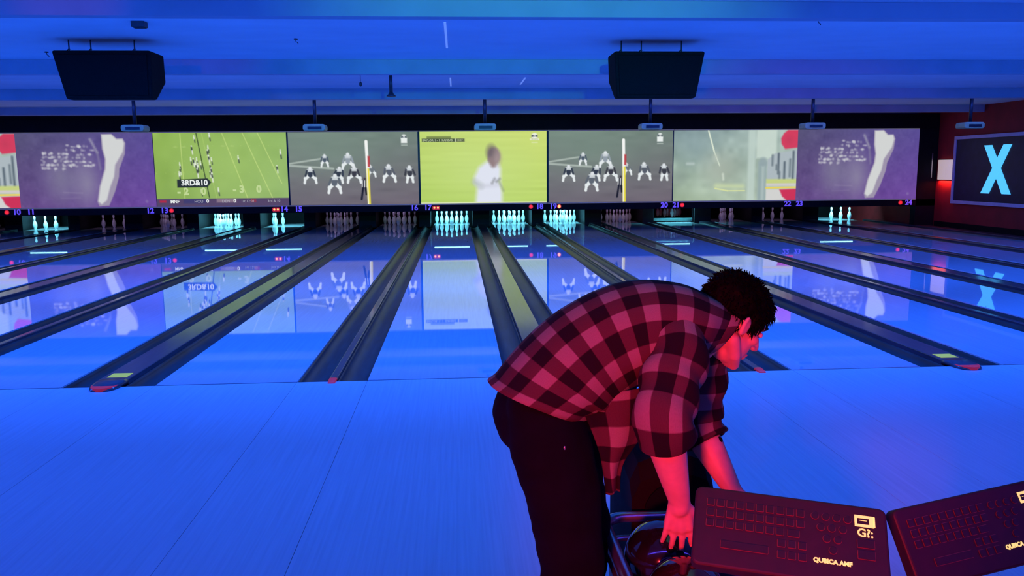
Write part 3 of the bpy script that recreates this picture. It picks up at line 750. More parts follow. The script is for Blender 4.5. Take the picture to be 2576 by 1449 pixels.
bm = bmesh.new(); lathe(bm, [(0.001, 0.02), (0.026, 0.02), (0.026, CEIL - 2.70), (0.001, CEIL - 2.70)], 14); finish(bm, 'pole', M_DARK, r, smooth=True)
bm = bmesh.new(); lathe(bm, [(0.001, 0), (0.07, 0), (0.07, 0.012), (0.045, 0.03), (0.03, 0.06), (0.001, 0.06)], 18); finish(bm, 'flange', M_DARK, r, smooth=True)
r = empty('hanging_sensor', (-1.235, 6.5, 2.86)); tag(r, 'tiny dark bulb hanging on a wire beside the ceiling pole', 'sensor')
bm = bmesh.new(); ellipsoid(bm, (0, 0, 0.02), (0.022, 0.022, 0.035)); finish(bm, 'bulb', M_DARK, r, smooth=True)
bm = bmesh.new(); tube(bm, [(0, 0, 0.05), (0, 0, CEIL - 2.86)], 0.004, 8); finish(bm, 'wire', M_DARK, r)
r = empty('ceiling_box', (-2.953, 2.5, CEIL - 0.055)); tag(r, 'small black box fixed to the ceiling above the left loudspeaker', 'box')
boxo('case', -0.065, 0.065, -0.05, 0.05, 0, 0.055, M_BLACKP, r, bevel=0.004); boxo('cover', -0.055, 0.055, -0.04, 0.04, -0.006, 0, M_DARK, r)
for (x, y, lab) in ((-1.612, 3.527, 'tiny dark hook on the bright ceiling left of centre'), (-4.848, 4.586, 'tiny dark hook with a wire left of the left loudspeaker'), (3.871, 2.2, 'tiny dark hook on the ceiling right of the right loudspeaker')):
    r = empty('ceiling_hook', (x, y, CEIL)); tag(r, lab, 'hook', 'ceiling hooks')
    bm = bmesh.new(); lathe(bm, [(0.001, -0.012), (0.022, -0.012), (0.022, 0), (0.001, 0)], 12); finish(bm, 'plate', M_DARK, r)
    bm = bmesh.new(); tube(bm, [(0, 0, -0.01), (0, 0, -0.03), (0.008, 0, -0.04), (0.018, 0, -0.042), (0.026, 0.0, -0.06)], 0.004, 8); finish(bm, 'hook', M_DARK, r, smooth=True)
for (x, y0, y1, lab) in ((0.087, 2.45, 4.2, 'thin painted streak of light on the ceiling above lane seventeen, nearest one'), (0.102, 7.44, 8.8, 'thin painted streak of light on the ceiling above lane seventeen, farther one'), (1.323, 7.44, 8.5, 'thin painted streak of light on the ceiling above lane eighteen')):
    o = boxo('ceiling_light_streak', x - 0.012, x + 0.012, y0, y1, CEIL - 0.006, CEIL, M_STREAK); tag(o, lab, 'strip', 'painted light streaks on the ceiling')  # light streaks built as thin bright strips

# ------------------------------------------------------------------ framed sign on the red wall
r = empty('wall_sign', (XW, 12.70, 0.64)); tag(r, 'framed black sign with a big glowing cyan letter X on red wall', 'sign')
YA, YB, ZA, ZB = -1.72, 1.74, 0.0, 1.72
boxo('board', -0.05, -0.004, YA, YB, ZA, ZB, M_SIGNBG, r)
for (ya, yb, za, zb) in ((YA, YB, ZB - 0.085, ZB), (YA, YB, ZA, ZA + 0.085), (YA, YA + 0.085, ZA + 0.085, ZB - 0.085), (YB - 0.085, YB, ZA + 0.085, ZB - 0.085)):
    boxo('frame_bar', -0.075, -0.002, ya, yb, za, zb, M_FRAME, r, bevel=0.006)
bm = bmesh.new()
prism(bm, [(0.53, 1.455), (0.235, 1.455), (-0.56, 0.295), (-0.245, 0.295)], -0.062, -0.05, 'x')
prism(bm, [(-0.48, 1.455), (-0.185, 1.455), (0.545, 0.295), (0.23, 0.295)], -0.0635, -0.05, 'x')
finish(bm, 'letter', M_XGLOW, r)

# ------------------------------------------------------------------ ball return with its rack and balls
BXC = 0.875
r = empty('ball_return', (BXC, -3.9, 0.0)); tag(r, 'dark ball return with metal rimmed rack in front of the bending man', 'ball return')
bm = bmesh.new(); prism(bm, rrect(0.36, 0.50, 0.08), 0.0, 0.34, 'z'); finish(bm, 'pedestal', M_BLACKP, r, bevel=0.01).location = (0, -0.18, 0)
bm = bmesh.new(); prism(bm, rrect(0.49, 0.64, 0.06), 0.34, 0.378, 'z'); finish(bm, 'tray', M_BLACKP, r, bevel=0.006).location = (0, -0.17, 0)
P = [(a, b - 0.17, 0.50) for a, b in rrect(0.51, 0.66, 0.07, 5)]; P.append(P[0])
bm = bmesh.new(); tube(bm, P, 0.017, 10, round_ends=False); finish(bm, 'rim', M_CHROME, r, smooth=True)
P = [(a, b - 0.17, 0.43) for a, b in rrect(0.51, 0.66, 0.07, 5)]; P.append(P[0])
bm = bmesh.new(); tube(bm, P, 0.010, 10, round_ends=False); finish(bm, 'lower_rail', M_CHROME, r, smooth=True)
for a in (-0.24, 0.24):
    for b in (-0.46, -0.17, 0.12):
        bm = bmesh.new(); tube(bm, [(a * 1.055, b, 0.50), (a * 1.02, b, 0.43), (a * 0.95, b, 0.36)], 0.009, 8); finish(bm, 'rail_post', M_CHROME, r, smooth=True)
# hood the balls come out of
bm = bmesh.new(); rings = []
for y, k, zt in ((0.19, 1.0, 0.62), (0.23, 1.0, 0.67), (0.36, 1.0, 0.69), (0.52, 0.95, 0.66), (0.66, 0.85, 0.55), (0.74, 0.7, 0.40)):
    w = 0.135 * k
    rings.append([(-0.02 - w, y, 0.0), (-0.02 - w, y, zt - 0.08), (-0.02 - w * 0.8, y, zt - 0.02), (-0.02 - w * 0.4, y, zt), (-0.02 + w * 0.4, y, zt), (-0.02 + w * 0.8, y, zt - 0.02), (-0.02 + w, y, zt - 0.08), (-0.02 + w, y, 0.0)])
ring_loft(bm, rings); finish(bm, 'hood', M_HOODB, r)
bm = bmesh.new(); prism(bm, [(-0.02 + 0.095 * math.cos(t), 0.50 + 0.095 * math.sin(t)) for t in [2 * PI * k / 20 for k in range(20)]], 0.183, 0.192, 'y'); finish(bm, 'opening', M_FOUL, r)
boxo('red_panel', 0.13, 0.20, -0.44, 0.10, 0.20, 0.335, M_HOOD, r, bevel=0.01)
def ball(loc, m, label, rotm):
    bm = bmesh.new(); bmesh.ops.create_icosphere(bm, subdivisions=4, radius=0.108)
    o = finish(bm, 'bowling_ball', m, smooth=True); o.location = loc; tag(o, label, 'ball', 'bowling balls in the rack')
    for (a, b) in ((0.0, 0.0), (0.26, -0.13), (0.26, 0.13)):
        bm = bmesh.new(); d = Vector((math.sin(a) * math.cos(b * 3), math.sin(b) * 1.0, math.cos(a))).normalized()
        d = rotm @ d
        c = [d * 0.1086 + (d.orthogonal().normalized() * math.cos(t) + d.cross(d.orthogonal()).normalized() * math.sin(t)) * 0.012 for t in [2 * PI * k / 14 for k in range(14)]]
        c2 = [p - d * 0.004 for p in c]
        ring_loft(bm, [c2, c]); finish(bm, 'finger_hole', M_FOUL, o)
    return o
ball((0.748, -3.995, 0.488), M_BALL, "dark bowling ball under the man's right hand", Matrix.Rotation(0.9, 3, 'X'))
ball((0.985, -4.04, 0.488), M_BALLB, 'dark blue bowling ball at the far right of the rack', Matrix.Rotation(0.3, 3, 'Y'))
ball((0.752, -4.225, 0.488), M_BALLR, 'maroon bowling ball in the near left of the rack', Matrix.Rotation(-0.5, 3, 'X'))
ball((0.99, -4.27, 0.488), M_BALL, 'black bowling ball in the near right of the rack, behind the console', Matrix.Rotation(0.5, 3, 'Y'))

# ------------------------------------------------------------------ score consoles with keys
KW, KH = 0.385, 0.175
def console(loc, a, t, rl, label, h=KH):
    hx = Vector((math.cos(a), math.sin(a), 0)); n = Vector((math.sin(a) * math.cos(t), -math.cos(a) * math.cos(t), math.sin(t)))
    vy = n.cross(hx)
    X = hx * math.cos(rl) + vy * math.sin(rl); Y = vy * math.cos(rl) - hx * math.sin(rl)
    M = Matrix((X, Y, n)).transposed().to_4x4(); M.translation = Vector(loc)
    base = Vector((loc[0] + 0.02, loc[1] + 0.06, 0.0))
    root = empty('score_console', base); tag(root, label, 'console', 'score consoles')
    L = Matrix.Translation(-base) @ M
    def place(o): o.matrix_local = L @ o.matrix_local if False else L; return o
    bm = bmesh.new(); prism(bm, rrect(KW, h, 0.016, 6), -0.034, 0.0, 'z'); case = place(finish(bm, 'case', M_KEYB, root, bevel=0.006))
    def uv(u, v): return ((u - .5) * KW, (.5 - v) * h)
    kk = {}
    def key(name, u, v, w, hh, rad, round_=False):
        # a raised pad in a thin, lighter outline
        k = (round(w, 4), round(hh, 4), rad)
        if k not in kk:
            res = []
            for d, z0, z1, m in ((0, 0.0, 0.0016, M_KEYRIM), (0.0010, 0.0016, 0.0030, M_KEY)):
                bm = bmesh.new(); prism(bm, rrect(w - 2 * d, hh - 2 * d, max(rad - d, 0.0005), 4), z0, z1, 'z')
                o = finish(bm, 'k', m); res.append(o.data); bpy.data.objects.remove(o)
            kk[k] = res
        x, y = uv(u, v)
        o = link(kk[k][0], name, root); o.matrix_local = L @ Matrix.Translation((x, y, 0))
        link(kk[k][1], 'key_top', o)
    p = 0.0163
    for row, cnt in ((0, 10), (1, 10), (2, 8)):
        for i in range(cnt): key('key', .086 + i * .0524, .203 + row * .132, p, p * 1.02, 0.002)
    key('key', .523, .467, 0.024, p, 0.002)
    for row in (0, 1):
        for i in range(3): key('key', .460 + i * .0535, .606 + row * .136, p, p, 0.002)
    key('space_bar', .2705, .7176, 0.096, 0.017, 0.002)
    for row in range(4):
        for i in range(4 - row): key('pin_key', .633 + row * .029 + i * .0553, .206 + row * .134, 0.0165, 0.0165, 0.0081)
    key('key', .885, .474, 0.034, 0.019, 0.002); key('key', .885, .61, 0.034, 0.019, 0.002)
    # yellow printed marks
    def mark(pts_list, name='yellow_mark'):
        bm = bmesh.new()
        for pts in pts_list: prism(bm, [uv(u, v) for u, v in pts], 0.0002, 0.0009, 'z')
        place(finish(bm, name, M_KGLOW, root))
    def rc(u0, v0, u1, v1): return [(u0, v1), (u1, v1), (u1, v0), (u0, v0)]
    mark([rc(.835, .125, .932, .16), rc(.835, .235, .932, .268), rc(.835, .16, .848, .235), rc(.908, .16, .932, .235), rc(.848, .205, .895, .222) if False else rc(.93, .13, .938, .26)])
    mark([rc(.860, .185, .897, .192)], 'yellow_mark')
    me = text_obj('yellow_mark', 'G?:', 0.024, M_KGLOW, (0, 0, 0), (0, 0, 0), root, extrude=0.0004, bold=0.0006); x, y = uv(.885, .345); me.matrix_local = L @ Matrix.Translation((x, y, 0.0006))
    me = text_obj('brand_print', 'QUBICA AMF', 0.0125, M_KGLOW, (0, 0, 0), (0, 0, 0), root, extrude=0.0004, bold=0.0007); x, y = uv(.717, .745); me.matrix_local = L @ Matrix.Translation((x, y, 0.0006))
    # stand
    c = L @ Vector((0, 0, -0.034))
    bm = bmesh.new(); tube(bm, [(0, 0, 0.02), (0, 0, c.z * 0.75), (c.x, c.y, c.z)], 0.022, 12, round_ends=False); finish(bm, 'post', M_DARK, root, smooth=True)
    bm = bmesh.new(); lathe(bm, [(0.001, 0.0), (0.12, 0.0), (0.12, 0.012), (0.04, 0.03), (0.001, 0.03)], 24); finish(bm, 'foot', M_DARK, root, smooth=True)
    return root
console((0.853, -4.601, 0.833), -0.252, 0.826, -0.074, 'dark keyboard console with yellow print, left of the two in front')
console((1.318, -4.525, 0.787), 0.139, 0.537, 0.097, 'dark tilted keyboard console at the lower right corner', h=0.170)

# ------------------------------------------------------------------ the bending man
SPINE = [((0.417, -3.916, 0.956), (-0.926, 0.113, 0.361), 0.144, 0.214), ((0.464, -3.913, 0.995), (-0.824, 0.134, 0.551), 0.149, 0.208),
         ((0.537, -3.908, 1.063), (-0.585, 0.154, 0.797), 0.144, 0.198), ((0.621, -3.906, 1.115), (-0.365, 0.157, 0.918), 0.137, 0.195),
         ((0.698, -3.908, 1.139), (-0.063, 0.147, 0.987), 0.133, 0.200), ((0.775, -3.913, 1.138), (0.167, 0.13, 0.977), 0.126, 0.198),
         ((0.839, -3.919, 1.127), (0.364, 0.11, 0.925), 0.108, 0.175), ((0.895, -3.923, 1.125), (0.512, 0.09, 0.854), 0.083, 0.105), ((0.924, -3.924, 1.128), (0.566, 0.081, 0.821), 0.066, 0.070)]
LAT = Vector((0.065, 0.988, -0.143)).normalized()
def catmull(vals, t):
    n = len(vals) - 1; i = min(int(t), n - 1); f = t - i
    p0 = vals[max(0, i - 1)]; p1 = vals[i]; p2 = vals[i + 1]; p3 = vals[min(n, i + 2)]
    return [0.5 * ((2 * b) + (c - a) * f + (2 * a - 5 * b + 4 * c - d) * f * f + (3 * b - a - 3 * c + d) * f ** 3) for a, b, c, d in zip(p0, p1, p2, p3)]
flat = [list(a) + list(b) + [h, w] for a, b, h, w in SPINE]
def spine_at(t):
    v = catmull(flat, t); c = Vector(v[:3]); N = Vector(v[3:6]).normalized()
    B = (LAT - N * LAT.dot(N)).normalized()
    return c, N, B, v[6], v[7]
SH_R = Vector((0.765, -4.076, 1.128)); EL_R = Vector((0.685, -4.205, 0.952)); WR_R = Vector((0.752, -4.140, 0.722))
SH_L = Vector((0.915, -3.763, 1.059)); EL_L = Vector((0.908, -3.765, 0.800)); WR_L = Vector((0.985, -3.868, 0.640))
HIP_R = Vector((0.426, -4.018, 0.940)); KN_R = Vector((0.475, -4.095, 0.530)); AN_R = Vector((0.445, -4.08, 0.10))
HIP_L = Vector((0.450, -3.824, 0.920)); KN_L = Vector((0.540, -3.85, 0.520)); AN_L = Vector((0.500, -3.83, 0.10))
HEAD = Vector((0.956, -3.921, 1.158))
FD = Vector((0.80, 0.22, -0.54)).normalized()
UD = Vector((0.46, 0.06, 0.88)); UD = (UD - FD * UD.dot(FD)).normalized()
SD = FD.cross(UD)                                   # the man's right
HM = Matrix((SD, FD, UD)).transposed()
def hp(x, y, z): return HEAD + HM @ Vector((x, y, z))

bm = bmesh.new()
# trunk
tube(bm, [spine_at(t)[0] for t in (0, 1, 2, 3, 4, 5, 6)], [0.125, 0.128, 0.125, 0.12, 0.118, 0.112, 0.09], 20)
tube(bm, [spine_at(5.6)[0], spine_at(7)[0], hp(0, -0.035, -0.055)], [0.085, 0.060, 0.055], 18)
ellipsoid(bm, (0.425, -3.92, 0.945), (0.13, 0.165, 0.125))
for S, E in ((SH_R, EL_R), (SH_L, EL_L)): tube(bm, [spine_at(5.2)[0].lerp(S, 0.6), S], [0.075, 0.062], 16)
# arms
for S, E, Wr in ((SH_R, EL_R, WR_R), (SH_L, EL_L, WR_L)):
    mid = E.lerp(Wr, 0.3)
    tube(bm, [S, S.lerp(E, 0.5), E, mid, E.lerp(Wr, 0.7), Wr], [0.060, 0.052, 0.046, 0.049, 0.038, 0.029], 18)
# legs
for H, K, A in ((HIP_R, KN_R, AN_R), (HIP_L, KN_L, AN_L)):
    tube(bm, [H, H.lerp(K, 0.5), K, K.lerp(A, 0.3), K.lerp(A, 0.7), A], [0.085, 0.072, 0.055, 0.058, 0.042, 0.036], 16)
    tube(bm, [A + Vector((0, 0, -0.04)), A + Vector((0.13, 0, -0.06))], [0.03, 0.026], 12)
# head
def he(c, rr): ellipsoid(bm, hp(*c), rr, HM)
he((0, -0.010, 0.030), (0.075, 0.096, 0.086)); he((0, 0.030, -0.045), (0.057, 0.060, 0.073)); he((0, 0.068, -0.102), (0.027, 0.021, 0.019))
for s in (-1, 1):
    tube(bm, [hp(s * 0.056, -0.005, -0.050), hp(s * 0.045, 0.035, -0.085), hp(s * 0.012, 0.072, -0.104)], [0.020, 0.019, 0.018], 12)
    he((s * 0.042, 0.058, -0.020), (0.022, 0.022, 0.018))
    he((s * 0.013, 0.098, -0.036), (0.010, 0.012, 0.008))
    M2 = HM @ Matrix.Rotation(s * 0.35, 3, 'Z') @ Matrix.Rotation(-0.2, 3, 'X')
    ellipsoid(bm, hp(s * 0.080, -0.008, -0.008), (0.008, 0.017, 0.027), M2)
    tube(bm, [hp(s * 0.086, -0.018, 0.018), hp(s * 0.090, -0.024, 0.0), hp(s * 0.084, -0.012, -0.030)], [0.006, 0.006, 0.005], 8)
tube(bm, [hp(0, 0.083, 0.012), hp(0, 0.100, -0.010), hp(0, 0.112, -0.030)], [0.009, 0.011, 0.013], 12)
tube(bm, [hp(-0.046, 0.066, 0.022), hp(-0.02, 0.084, 0.026), hp(0.02, 0.084, 0.026), hp(0.046, 0.066, 0.022)], [0.010, 0.012, 0.012, 0.010], 12)
he((0, 0.089, -0.063), (0.024, 0.011, 0.0065)); he((0, 0.087, -0.075), (0.020, 0.011, 0.0075))
# hands
tips = []
def hand(wr, d, n, thumb_side, curl, splay=1.0):
    d = d.normalized(); n = (n - d * n.dot(d)).normalized(); s = d.cross(n) * thumb_side
    P = lambda a, b, c: wr + d * a + s * b + n * c
    # palm
    tube(bm, [P(-0.01, 0, 0), P(0.02, 0, 0)], [0.027, 0.028], 14)
    for b, r0, r1, ln in ((0.030, .0150, .0130, .088), (0.010, .0155, .0135, .092), (-0.010, .0150, .0130, .088), (-0.029, .0140, .0120, .080)):
        tube(bm, [P(0.012, b * 0.55, 0), P(ln, b * splay, 0.002)], [r0, r1], 12)
    # fingers: index, middle, ring, little
    for b, ln, rr, k in ((0.031, 0.074, .0090, 0.9), (0.0105, 0.082, .0093, 1.0), (-0.0105, 0.076, .0090, 1.1), (-0.031, 0.060, .0080, 1.2)):
        p = P(0.086 if abs(b) < .03 else 0.080, b * splay * 1.02, 0.002); ang = 0.15 * curl; fan = b * splay * 4.5
        pts = [p]; 
        for seg, (fr, da) in enumerate(((.44, .45), (.32, .55), (.24, .45))):
            dirv = (d * math.cos(ang) + n * math.sin(ang) + s * fan).normalized()
            p = p + dirv * ln * fr; pts.append(p); ang += da * curl * k
        tube(bm, pts, [rr * 1.02, rr, rr * 0.94, rr * 0.82], 12)
        tips.append((pts[-1], (pts[-1] - pts[-2]).normalized(), -n, rr))
    # thumb leaves the side of the palm
    p0 = P(0.030, 0.026, 0.006); p1 = P(0.058, 0.048, 0.016); p2 = P(0.088, 0.057, 0.026); p3 = P(0.110, 0.056, 0.036)
    tube(bm, [p0, p1, p2, p3], [.0150, .0120, .0105, .0090], 12)
hand(WR_R, Vector((0.03, 0.16, -0.97)), Vector((0.05, 0.95, 0.2)), 1, 0.42, 0.98)
hand(WR_L, Vector((0.28, -0.25, -0.93)), Vector((-0.3, -0.9, 0.0)), -1, 0.5)
body_me = remesh(bm, 0.0042, 6)
body_me.materials.clear(); body_me.materials.append(M_SKIN)
for p in body_me.polygons: p.use_smooth = True
man = link(body_me, 'person'); tag(man, 'man in a plaid shirt and dark trousers bending over the ball return', 'person')
# nails on the visible right hand
for (p, d, nn, rr) in tips[:4]:
    bm = bmesh.new(); M3 = Matrix((d.cross(nn).normalized(), d, nn)).transposed(); ellipsoid(bm, p + nn * rr * 0.66 - d * 0.001, (rr * .62, rr * .8, rr * .22), M3, 10, 6)
    finish(bm, 'fingernail', M_NAIL, man, smooth=True)
# eyes
for s in (-1, 1):
    bm = bmesh.new(); ellipsoid(bm, hp(s * 0.031, 0.079, 0.004), (0.0125, 0.0115, 0.009), HM); e = finish(bm, 'eye', M_EYEW, man, smooth=True)
    bm = bmesh.new(); ellipsoid(bm, hp(s * 0.031, 0.0885, 0.003), (0.0055, 0.0025, 0.0055), HM, 12, 8); finish(bm, 'iris', M_IRIS, e, smooth=True)
    bm = bmesh.new(); tube(bm, [hp(s * 0.014, 0.097, 0.024), hp(s * 0.032, 0.091, 0.030), hp(s * 0.048, 0.074, 0.026)], [0.004, 0.005, 0.003], 8); finish(bm, 'eyebrow', M_HAIR, man, smooth=True)

# hair: a shell over the skull with many short tufts
bm = bmesh.new()
ellipsoid(bm, hp(0, -0.020, 0.046), (0.083, 0.100, 0.087), HM, 28, 18)
ellipsoid(bm, hp(0, 0.045, 0.066), (0.062, 0.050, 0.042), HM, 20, 12)
ellipsoid(bm, hp(0, -0.066, -0.012), (0.066, 0.046, 0.066), HM, 20, 12)
for s in (-1, 1): ellipsoid(bm, hp(s * 0.074, 0.022, 0.022), (0.012, 0.022, 0.036), HM, 14, 8)
hair_me = remesh(bm, 0.005, 3)
hb = bmesh.new(); hb.from_mesh(hair_me)
for v in hb.verts:
    q = v.co * 42
    v.co += v.normal * (mnoise.noise(q) * 0.006 + mnoise.noise(v.co * 110) * 0.003)
g = random.Random(3)
hb.verts.ensure_lookup_table(); src = [(v.co.copy(), v.normal.copy()) for v in hb.verts]
for k in range(2600):
    p, nn = src[g.randrange(len(src))]
    l = HM.transposed() @ (p - HEAD)
    out = HM.transposed() @ nn
    flow = Vector((out.x * 0.35, 0.25 if l.y > 0.02 else -0.25, -0.55 + 0.5 * max(0, l.z * 6)))
    if l.y > 0.04: flow += Vector((0, 0.55, -0.5))
    d = (HM @ (flow * 1.1 + out * 0.55 + Vector((g.uniform(-.5, .5), g.uniform(-.5, .5), g.uniform(-.3, .4))))).normalized()
    ln = g.uniform(0.008, 0.022); w = g.uniform(0.0012, 0.0026)
    a = d.orthogonal().normalized(); b = d.cross(a)
    base = p - nn * 0.003
    A = [hb.verts.new(base + (a * math.cos(t) + b * math.sin(t)) * w) for t in (0, 2.09, 4.19)]
    mid = base + d * ln * 0.6 + nn * 0.002
    B2 = [hb.verts.new(mid + (a * math.cos(t) + b * math.sin(t)) * w * 0.7) for t in (0, 2.09, 4.19)]
    T = hb.verts.new(base + d * ln + HM @ Vector((0, 0.002, -0.004)))
    for i in range(3):
        hb.faces.new((A[i], A[(i + 1) % 3], B2[(i + 1) % 3], B2[i])); hb.faces.new((B2[i], B2[(i + 1) % 3], T))
hb.to_mesh(hair_me); hb.free()
hair_me.materials.clear(); hair_me.materials.append(M_HAIR)
hair = link(hair_me, 'hair', man); hair['label'] = 'short messy dark hair'

# plaid shirt
M_PLAID = bpy.data.materials.new('plaid_flannel'); M_PLAID.use_nodes = True
nt = M_PLAID.node_tree; pb = nt.nodes['Principled BSDF']; pb.inputs['Roughness'].default_value = 0.9; pb.inputs['Specular IOR Level'].default_value = 0.15
uvn = nt.nodes.new('ShaderNodeUVMap'); uvn.uv_map = 'cloth'; sep = nt.nodes.new('ShaderNodeSeparateXYZ'); nt.links.new(uvn.outputs['UV'], sep.inputs['Vector'])
def mth(op, a, b=None):
    n_ = nt.nodes.new('ShaderNodeMath'); n_.operation = op
    for i, v in enumerate((a, b)):
        if v is None: continue
        if isinstance(v, (int, float)): n_.inputs[i].default_value = v
        else: nt.links.new(v, n_.inputs[i])
    return n_.outputs[0]
def stripe(sock):
    # 0 on the dark band, 1 on the light band, edges a few millimetres soft
    f = mth('FRACT', mth('DIVIDE', sock, 0.105)); tri = mth('ABSOLUTE', mth('SUBTRACT', f, 0.5))
    n_ = nt.nodes.new('ShaderNodeMapRange'); n_.inputs['From Min'].default_value = 0.235; n_.inputs['From Max'].default_value = 0.265
    nt.links.new(tri, n_.inputs['Value']); return n_.outputs['Result']
sm = mth('MULTIPLY', mth('ADD', stripe(sep.outputs['X']), stripe(sep.outputs['Y'])), 0.5)
rp = nt.nodes.new('ShaderNodeValToRGB'); e = rp.color_ramp.elements
e[0].position = 0.0; e[0].color = (0.012, 0.006, 0.010, 1); e[1].position = 1.0; e[1].color = (0.27, 0.235, 0.20, 1)
em = e.new(0.5); em.color = (0.088, 0.044, 0.044, 1)
nt.links.new(sm, rp.inputs['Fac'])
nz = nt.nodes.new('ShaderNodeTexNoise'); nz.inputs['Scale'].default_value = 350; nt.links.new(uvn.outputs['UV'], nz.inputs['Vector'])
mx = nt.nodes.new('ShaderNodeMixRGB'); mx.blend_type = 'MULTIPLY'; mx.inputs['Fac'].default_value = 0.35
nt.links.new(rp.outputs['Color'], mx.inputs['Color1']); nt.links.new(nz.outputs['Fac'], mx.inputs['Color2']); nt.links.new(mx.outputs['Color'], pb.inputs['Base Color'])

class Cloth:
    def __init__(s): s.v = []; s.f = []; s.uv = []
    def grid(s, rows, uvs, closed=True):
        o = len(s.v); n = len(rows[0])
        for r_ in rows: s.v += [tuple(p) for p in r_]
        for i in range(len(rows) - 1):
            for j in range(n if closed else n - 1):
                j2 = (j + 1) % n
                s.f.append((o + i * n + j, o + i * n + j2, o + (i + 1) * n + j2, o + (i + 1) * n + j))
                u = uvs(i, j), uvs(i, j + 1), uvs(i + 1, j + 1), uvs(i + 1, j)
                s.uv += u
    def build(s, name, m, parent, thick=0.004):
        me = bpy.data.meshes.new(name); me.from_pydata(s.v, [], s.f)
        l = me.uv_layers.new(name='cloth'); l.data.foreach_set('uv', np.array(s.uv, np.float32).ravel())
        me.materials.append(m)
        for p in me.polygons: p.use_smooth = True
        o = link(me, name, parent); sd = o.modifiers.new('thick', 'SOLIDIFY'); sd.thickness = thick; sd.offset = -1
        return o
cl = Cloth()
NR, NS = 56, 72
rows = []; arc = [0.0]; prev = None
TT = [-0.25 + 8.25 * i / NR for i in range(NR + 1)]
for i, t in enumerate(TT):
    c, N, B, h, w = spine_at(max(t, 0.0))
    if t < 0:
        ax = N.cross(B).normalized(); c2 = spine_at(0.2)[0]; dr = (spine_at(0)[0] - c2).normalized(); c = c + dr * (-t) * 0.10; h += -t * 0.01; w += -t * 0.01
    back = c + N * h
    if prev is not None: arc.append(arc[-1] + (back - prev).length)
    prev = back; row = []
    for k in range(NS):
        th = 2 * PI * k / NS; cs, sn = math.cos(th), math.sin(th)
        hh = h * (1.10 if cs < 0 and 1 < t < 5 else 1.0)
        p = c + N * hh * math.copysign(abs(cs) ** 0.88, cs) + B * w * math.copysign(abs(sn) ** 0.88, sn)
        am = 0.010 * (0.25 + 0.75 * (1 - max(cs, 0))) * min(1, max(0.2, (8 - t) / 4))
        p = p + (p - c).normalized() * (mnoise.noise(p * 7 + Vector((3, 1, 7))) * am + mnoise.noise(p * 17) * am * 0.45)
        row.append(p)
    rows.append(row)
cl.grid(rows, lambda i, j: (arc[i], (j / NS) * 1.05))
# collar
c, N, B, h, w = spine_at(7.45); ax = (spine_at(8)[0] - spine_at(7.4)[0]).normalized(); rows = []
for i, (dz, rr) in enumerate(((0.0, 0.98), (0.012, 1.00), (0.024, 1.00), (0.028, 1.05), (0.020, 1.13), (-0.004, 1.24), (-0.018, 1.30))):
    rows.append([c + ax * (dz + 0.006 * math.cos(2 * PI * k / 40)) + (N * h * math.cos(2 * PI * k / 40) + B * w * 0.95 * math.sin(2 * PI * k / 40)) * rr for k in range(40)])
cl.grid(rows, lambda i, j: (0.35 + i * 0.014, (j / 40) * 0.5))
# sleeves, pushed up to the elbow with a rolled cuff
def sleeve(S, E, cuff_dir, root, ph):
    d = (E - S)
    P = [root, S - d * 0.10 + (root - S) * 0.25, S.lerp(E, 0.18), S.lerp(E, 0.45), S.lerp(E, 0.72), S.lerp(E, 0.93), E + cuff_dir * 0.030, E + cuff_dir * 0.055, E + cuff_dir * 0.056, E + cuff_dir * 0.030]
    R = [0.080, 0.084, 0.083, 0.080, 0.077, 0.076, 0.074, 0.070, 0.058, 0.054]
    # resample
    pts = []; rad = []
    for i in range(len(P) - 1):
        for q in range(5):
            pts.append(P[i].lerp(P[i + 1], q / 5)); rad.append(R[i] + (R[i + 1] - R[i]) * q / 5)
    pts.append(P[-1]); rad.append(R[-1])
    for _ in range(3): pts = [pts[0]] + [(pts[i - 1] + pts[i] * 2 + pts[i + 1]) / 4 for i in range(1, len(pts) - 1)] + [pts[-1]]
    rows = []; ar = [0]; n = 40
    for i, ((c, t, N, B), rr) in enumerate(zip(frames(pts), rad)):
        if i: ar.append(ar[-1] + (pts[i] - pts[i - 1]).length)
        row = []
        for k in range(n):
            dd = N * math.cos(2 * PI * k / n) + B * math.sin(2 * PI * k / n)
            p = c + dd * rr
            fold = math.sin(ar[-1] * 62 + 2.2 * math.sin(2 * PI * k / n + ph)) * 0.0055 * min(1, ar[-1] / 0.1) if i < len(pts) - 9 else 0
            row.append(p + dd * (fold + mnoise.noise(p * 11 + Vector((ph, 0, 0))) * 0.012))
        rows.append(row)
    cl.grid(rows, lambda i, j: (ar[i] + 0.02, (j / n) * 0.5 + ph * 0.05))
sleeve(SH_R, EL_R, (WR_R - EL_R).normalized(), Vector((0.72, -4.0, 1.13)), 0.6)
sleeve(SH_L, EL_L, (WR_L - EL_L).normalized(), Vector((0.84, -3.86, 1.11)), 2.4)
# hanging front flaps of the open shirt
def flap(L_, R_, ph, off):
    rows = []; n = 12
    for i in range(25):
        t = i / 24 * (len(L_) - 1); a = Vector(catmull(L_, t)); b = Vector(catmull(R_, t)); row = []
        for k in range(n + 1):
            p = a.lerp(b, k / n); p = p + Vector((0.0, math.sin(k / n * 7 + ph + i * 0.12) * 0.010, 0)) + off
            row.append(p)
        rows.append(row)
    cl.grid(rows, lambda i, j: (i / 24 * 0.30, j / 12 * 0.15 + 0.03), closed=False)
FLL = [(0.490, -4.070, 0.985), (0.533, -4.090, 0.882), (0.556, -4.100, 0.805), (0.566, -4.105, 0.730)]
FLR = [(0.700, -4.050, 1.010), (0.668, -4.070, 0.882), (0.612, -4.095, 0.804), (0.602, -4.100, 0.735)]
flap(FLL, FLR, 0.0, Vector((0, 0, 0))); flap(FLL, FLR, 1.4, Vector((0.03, 0.26, 0.01)))
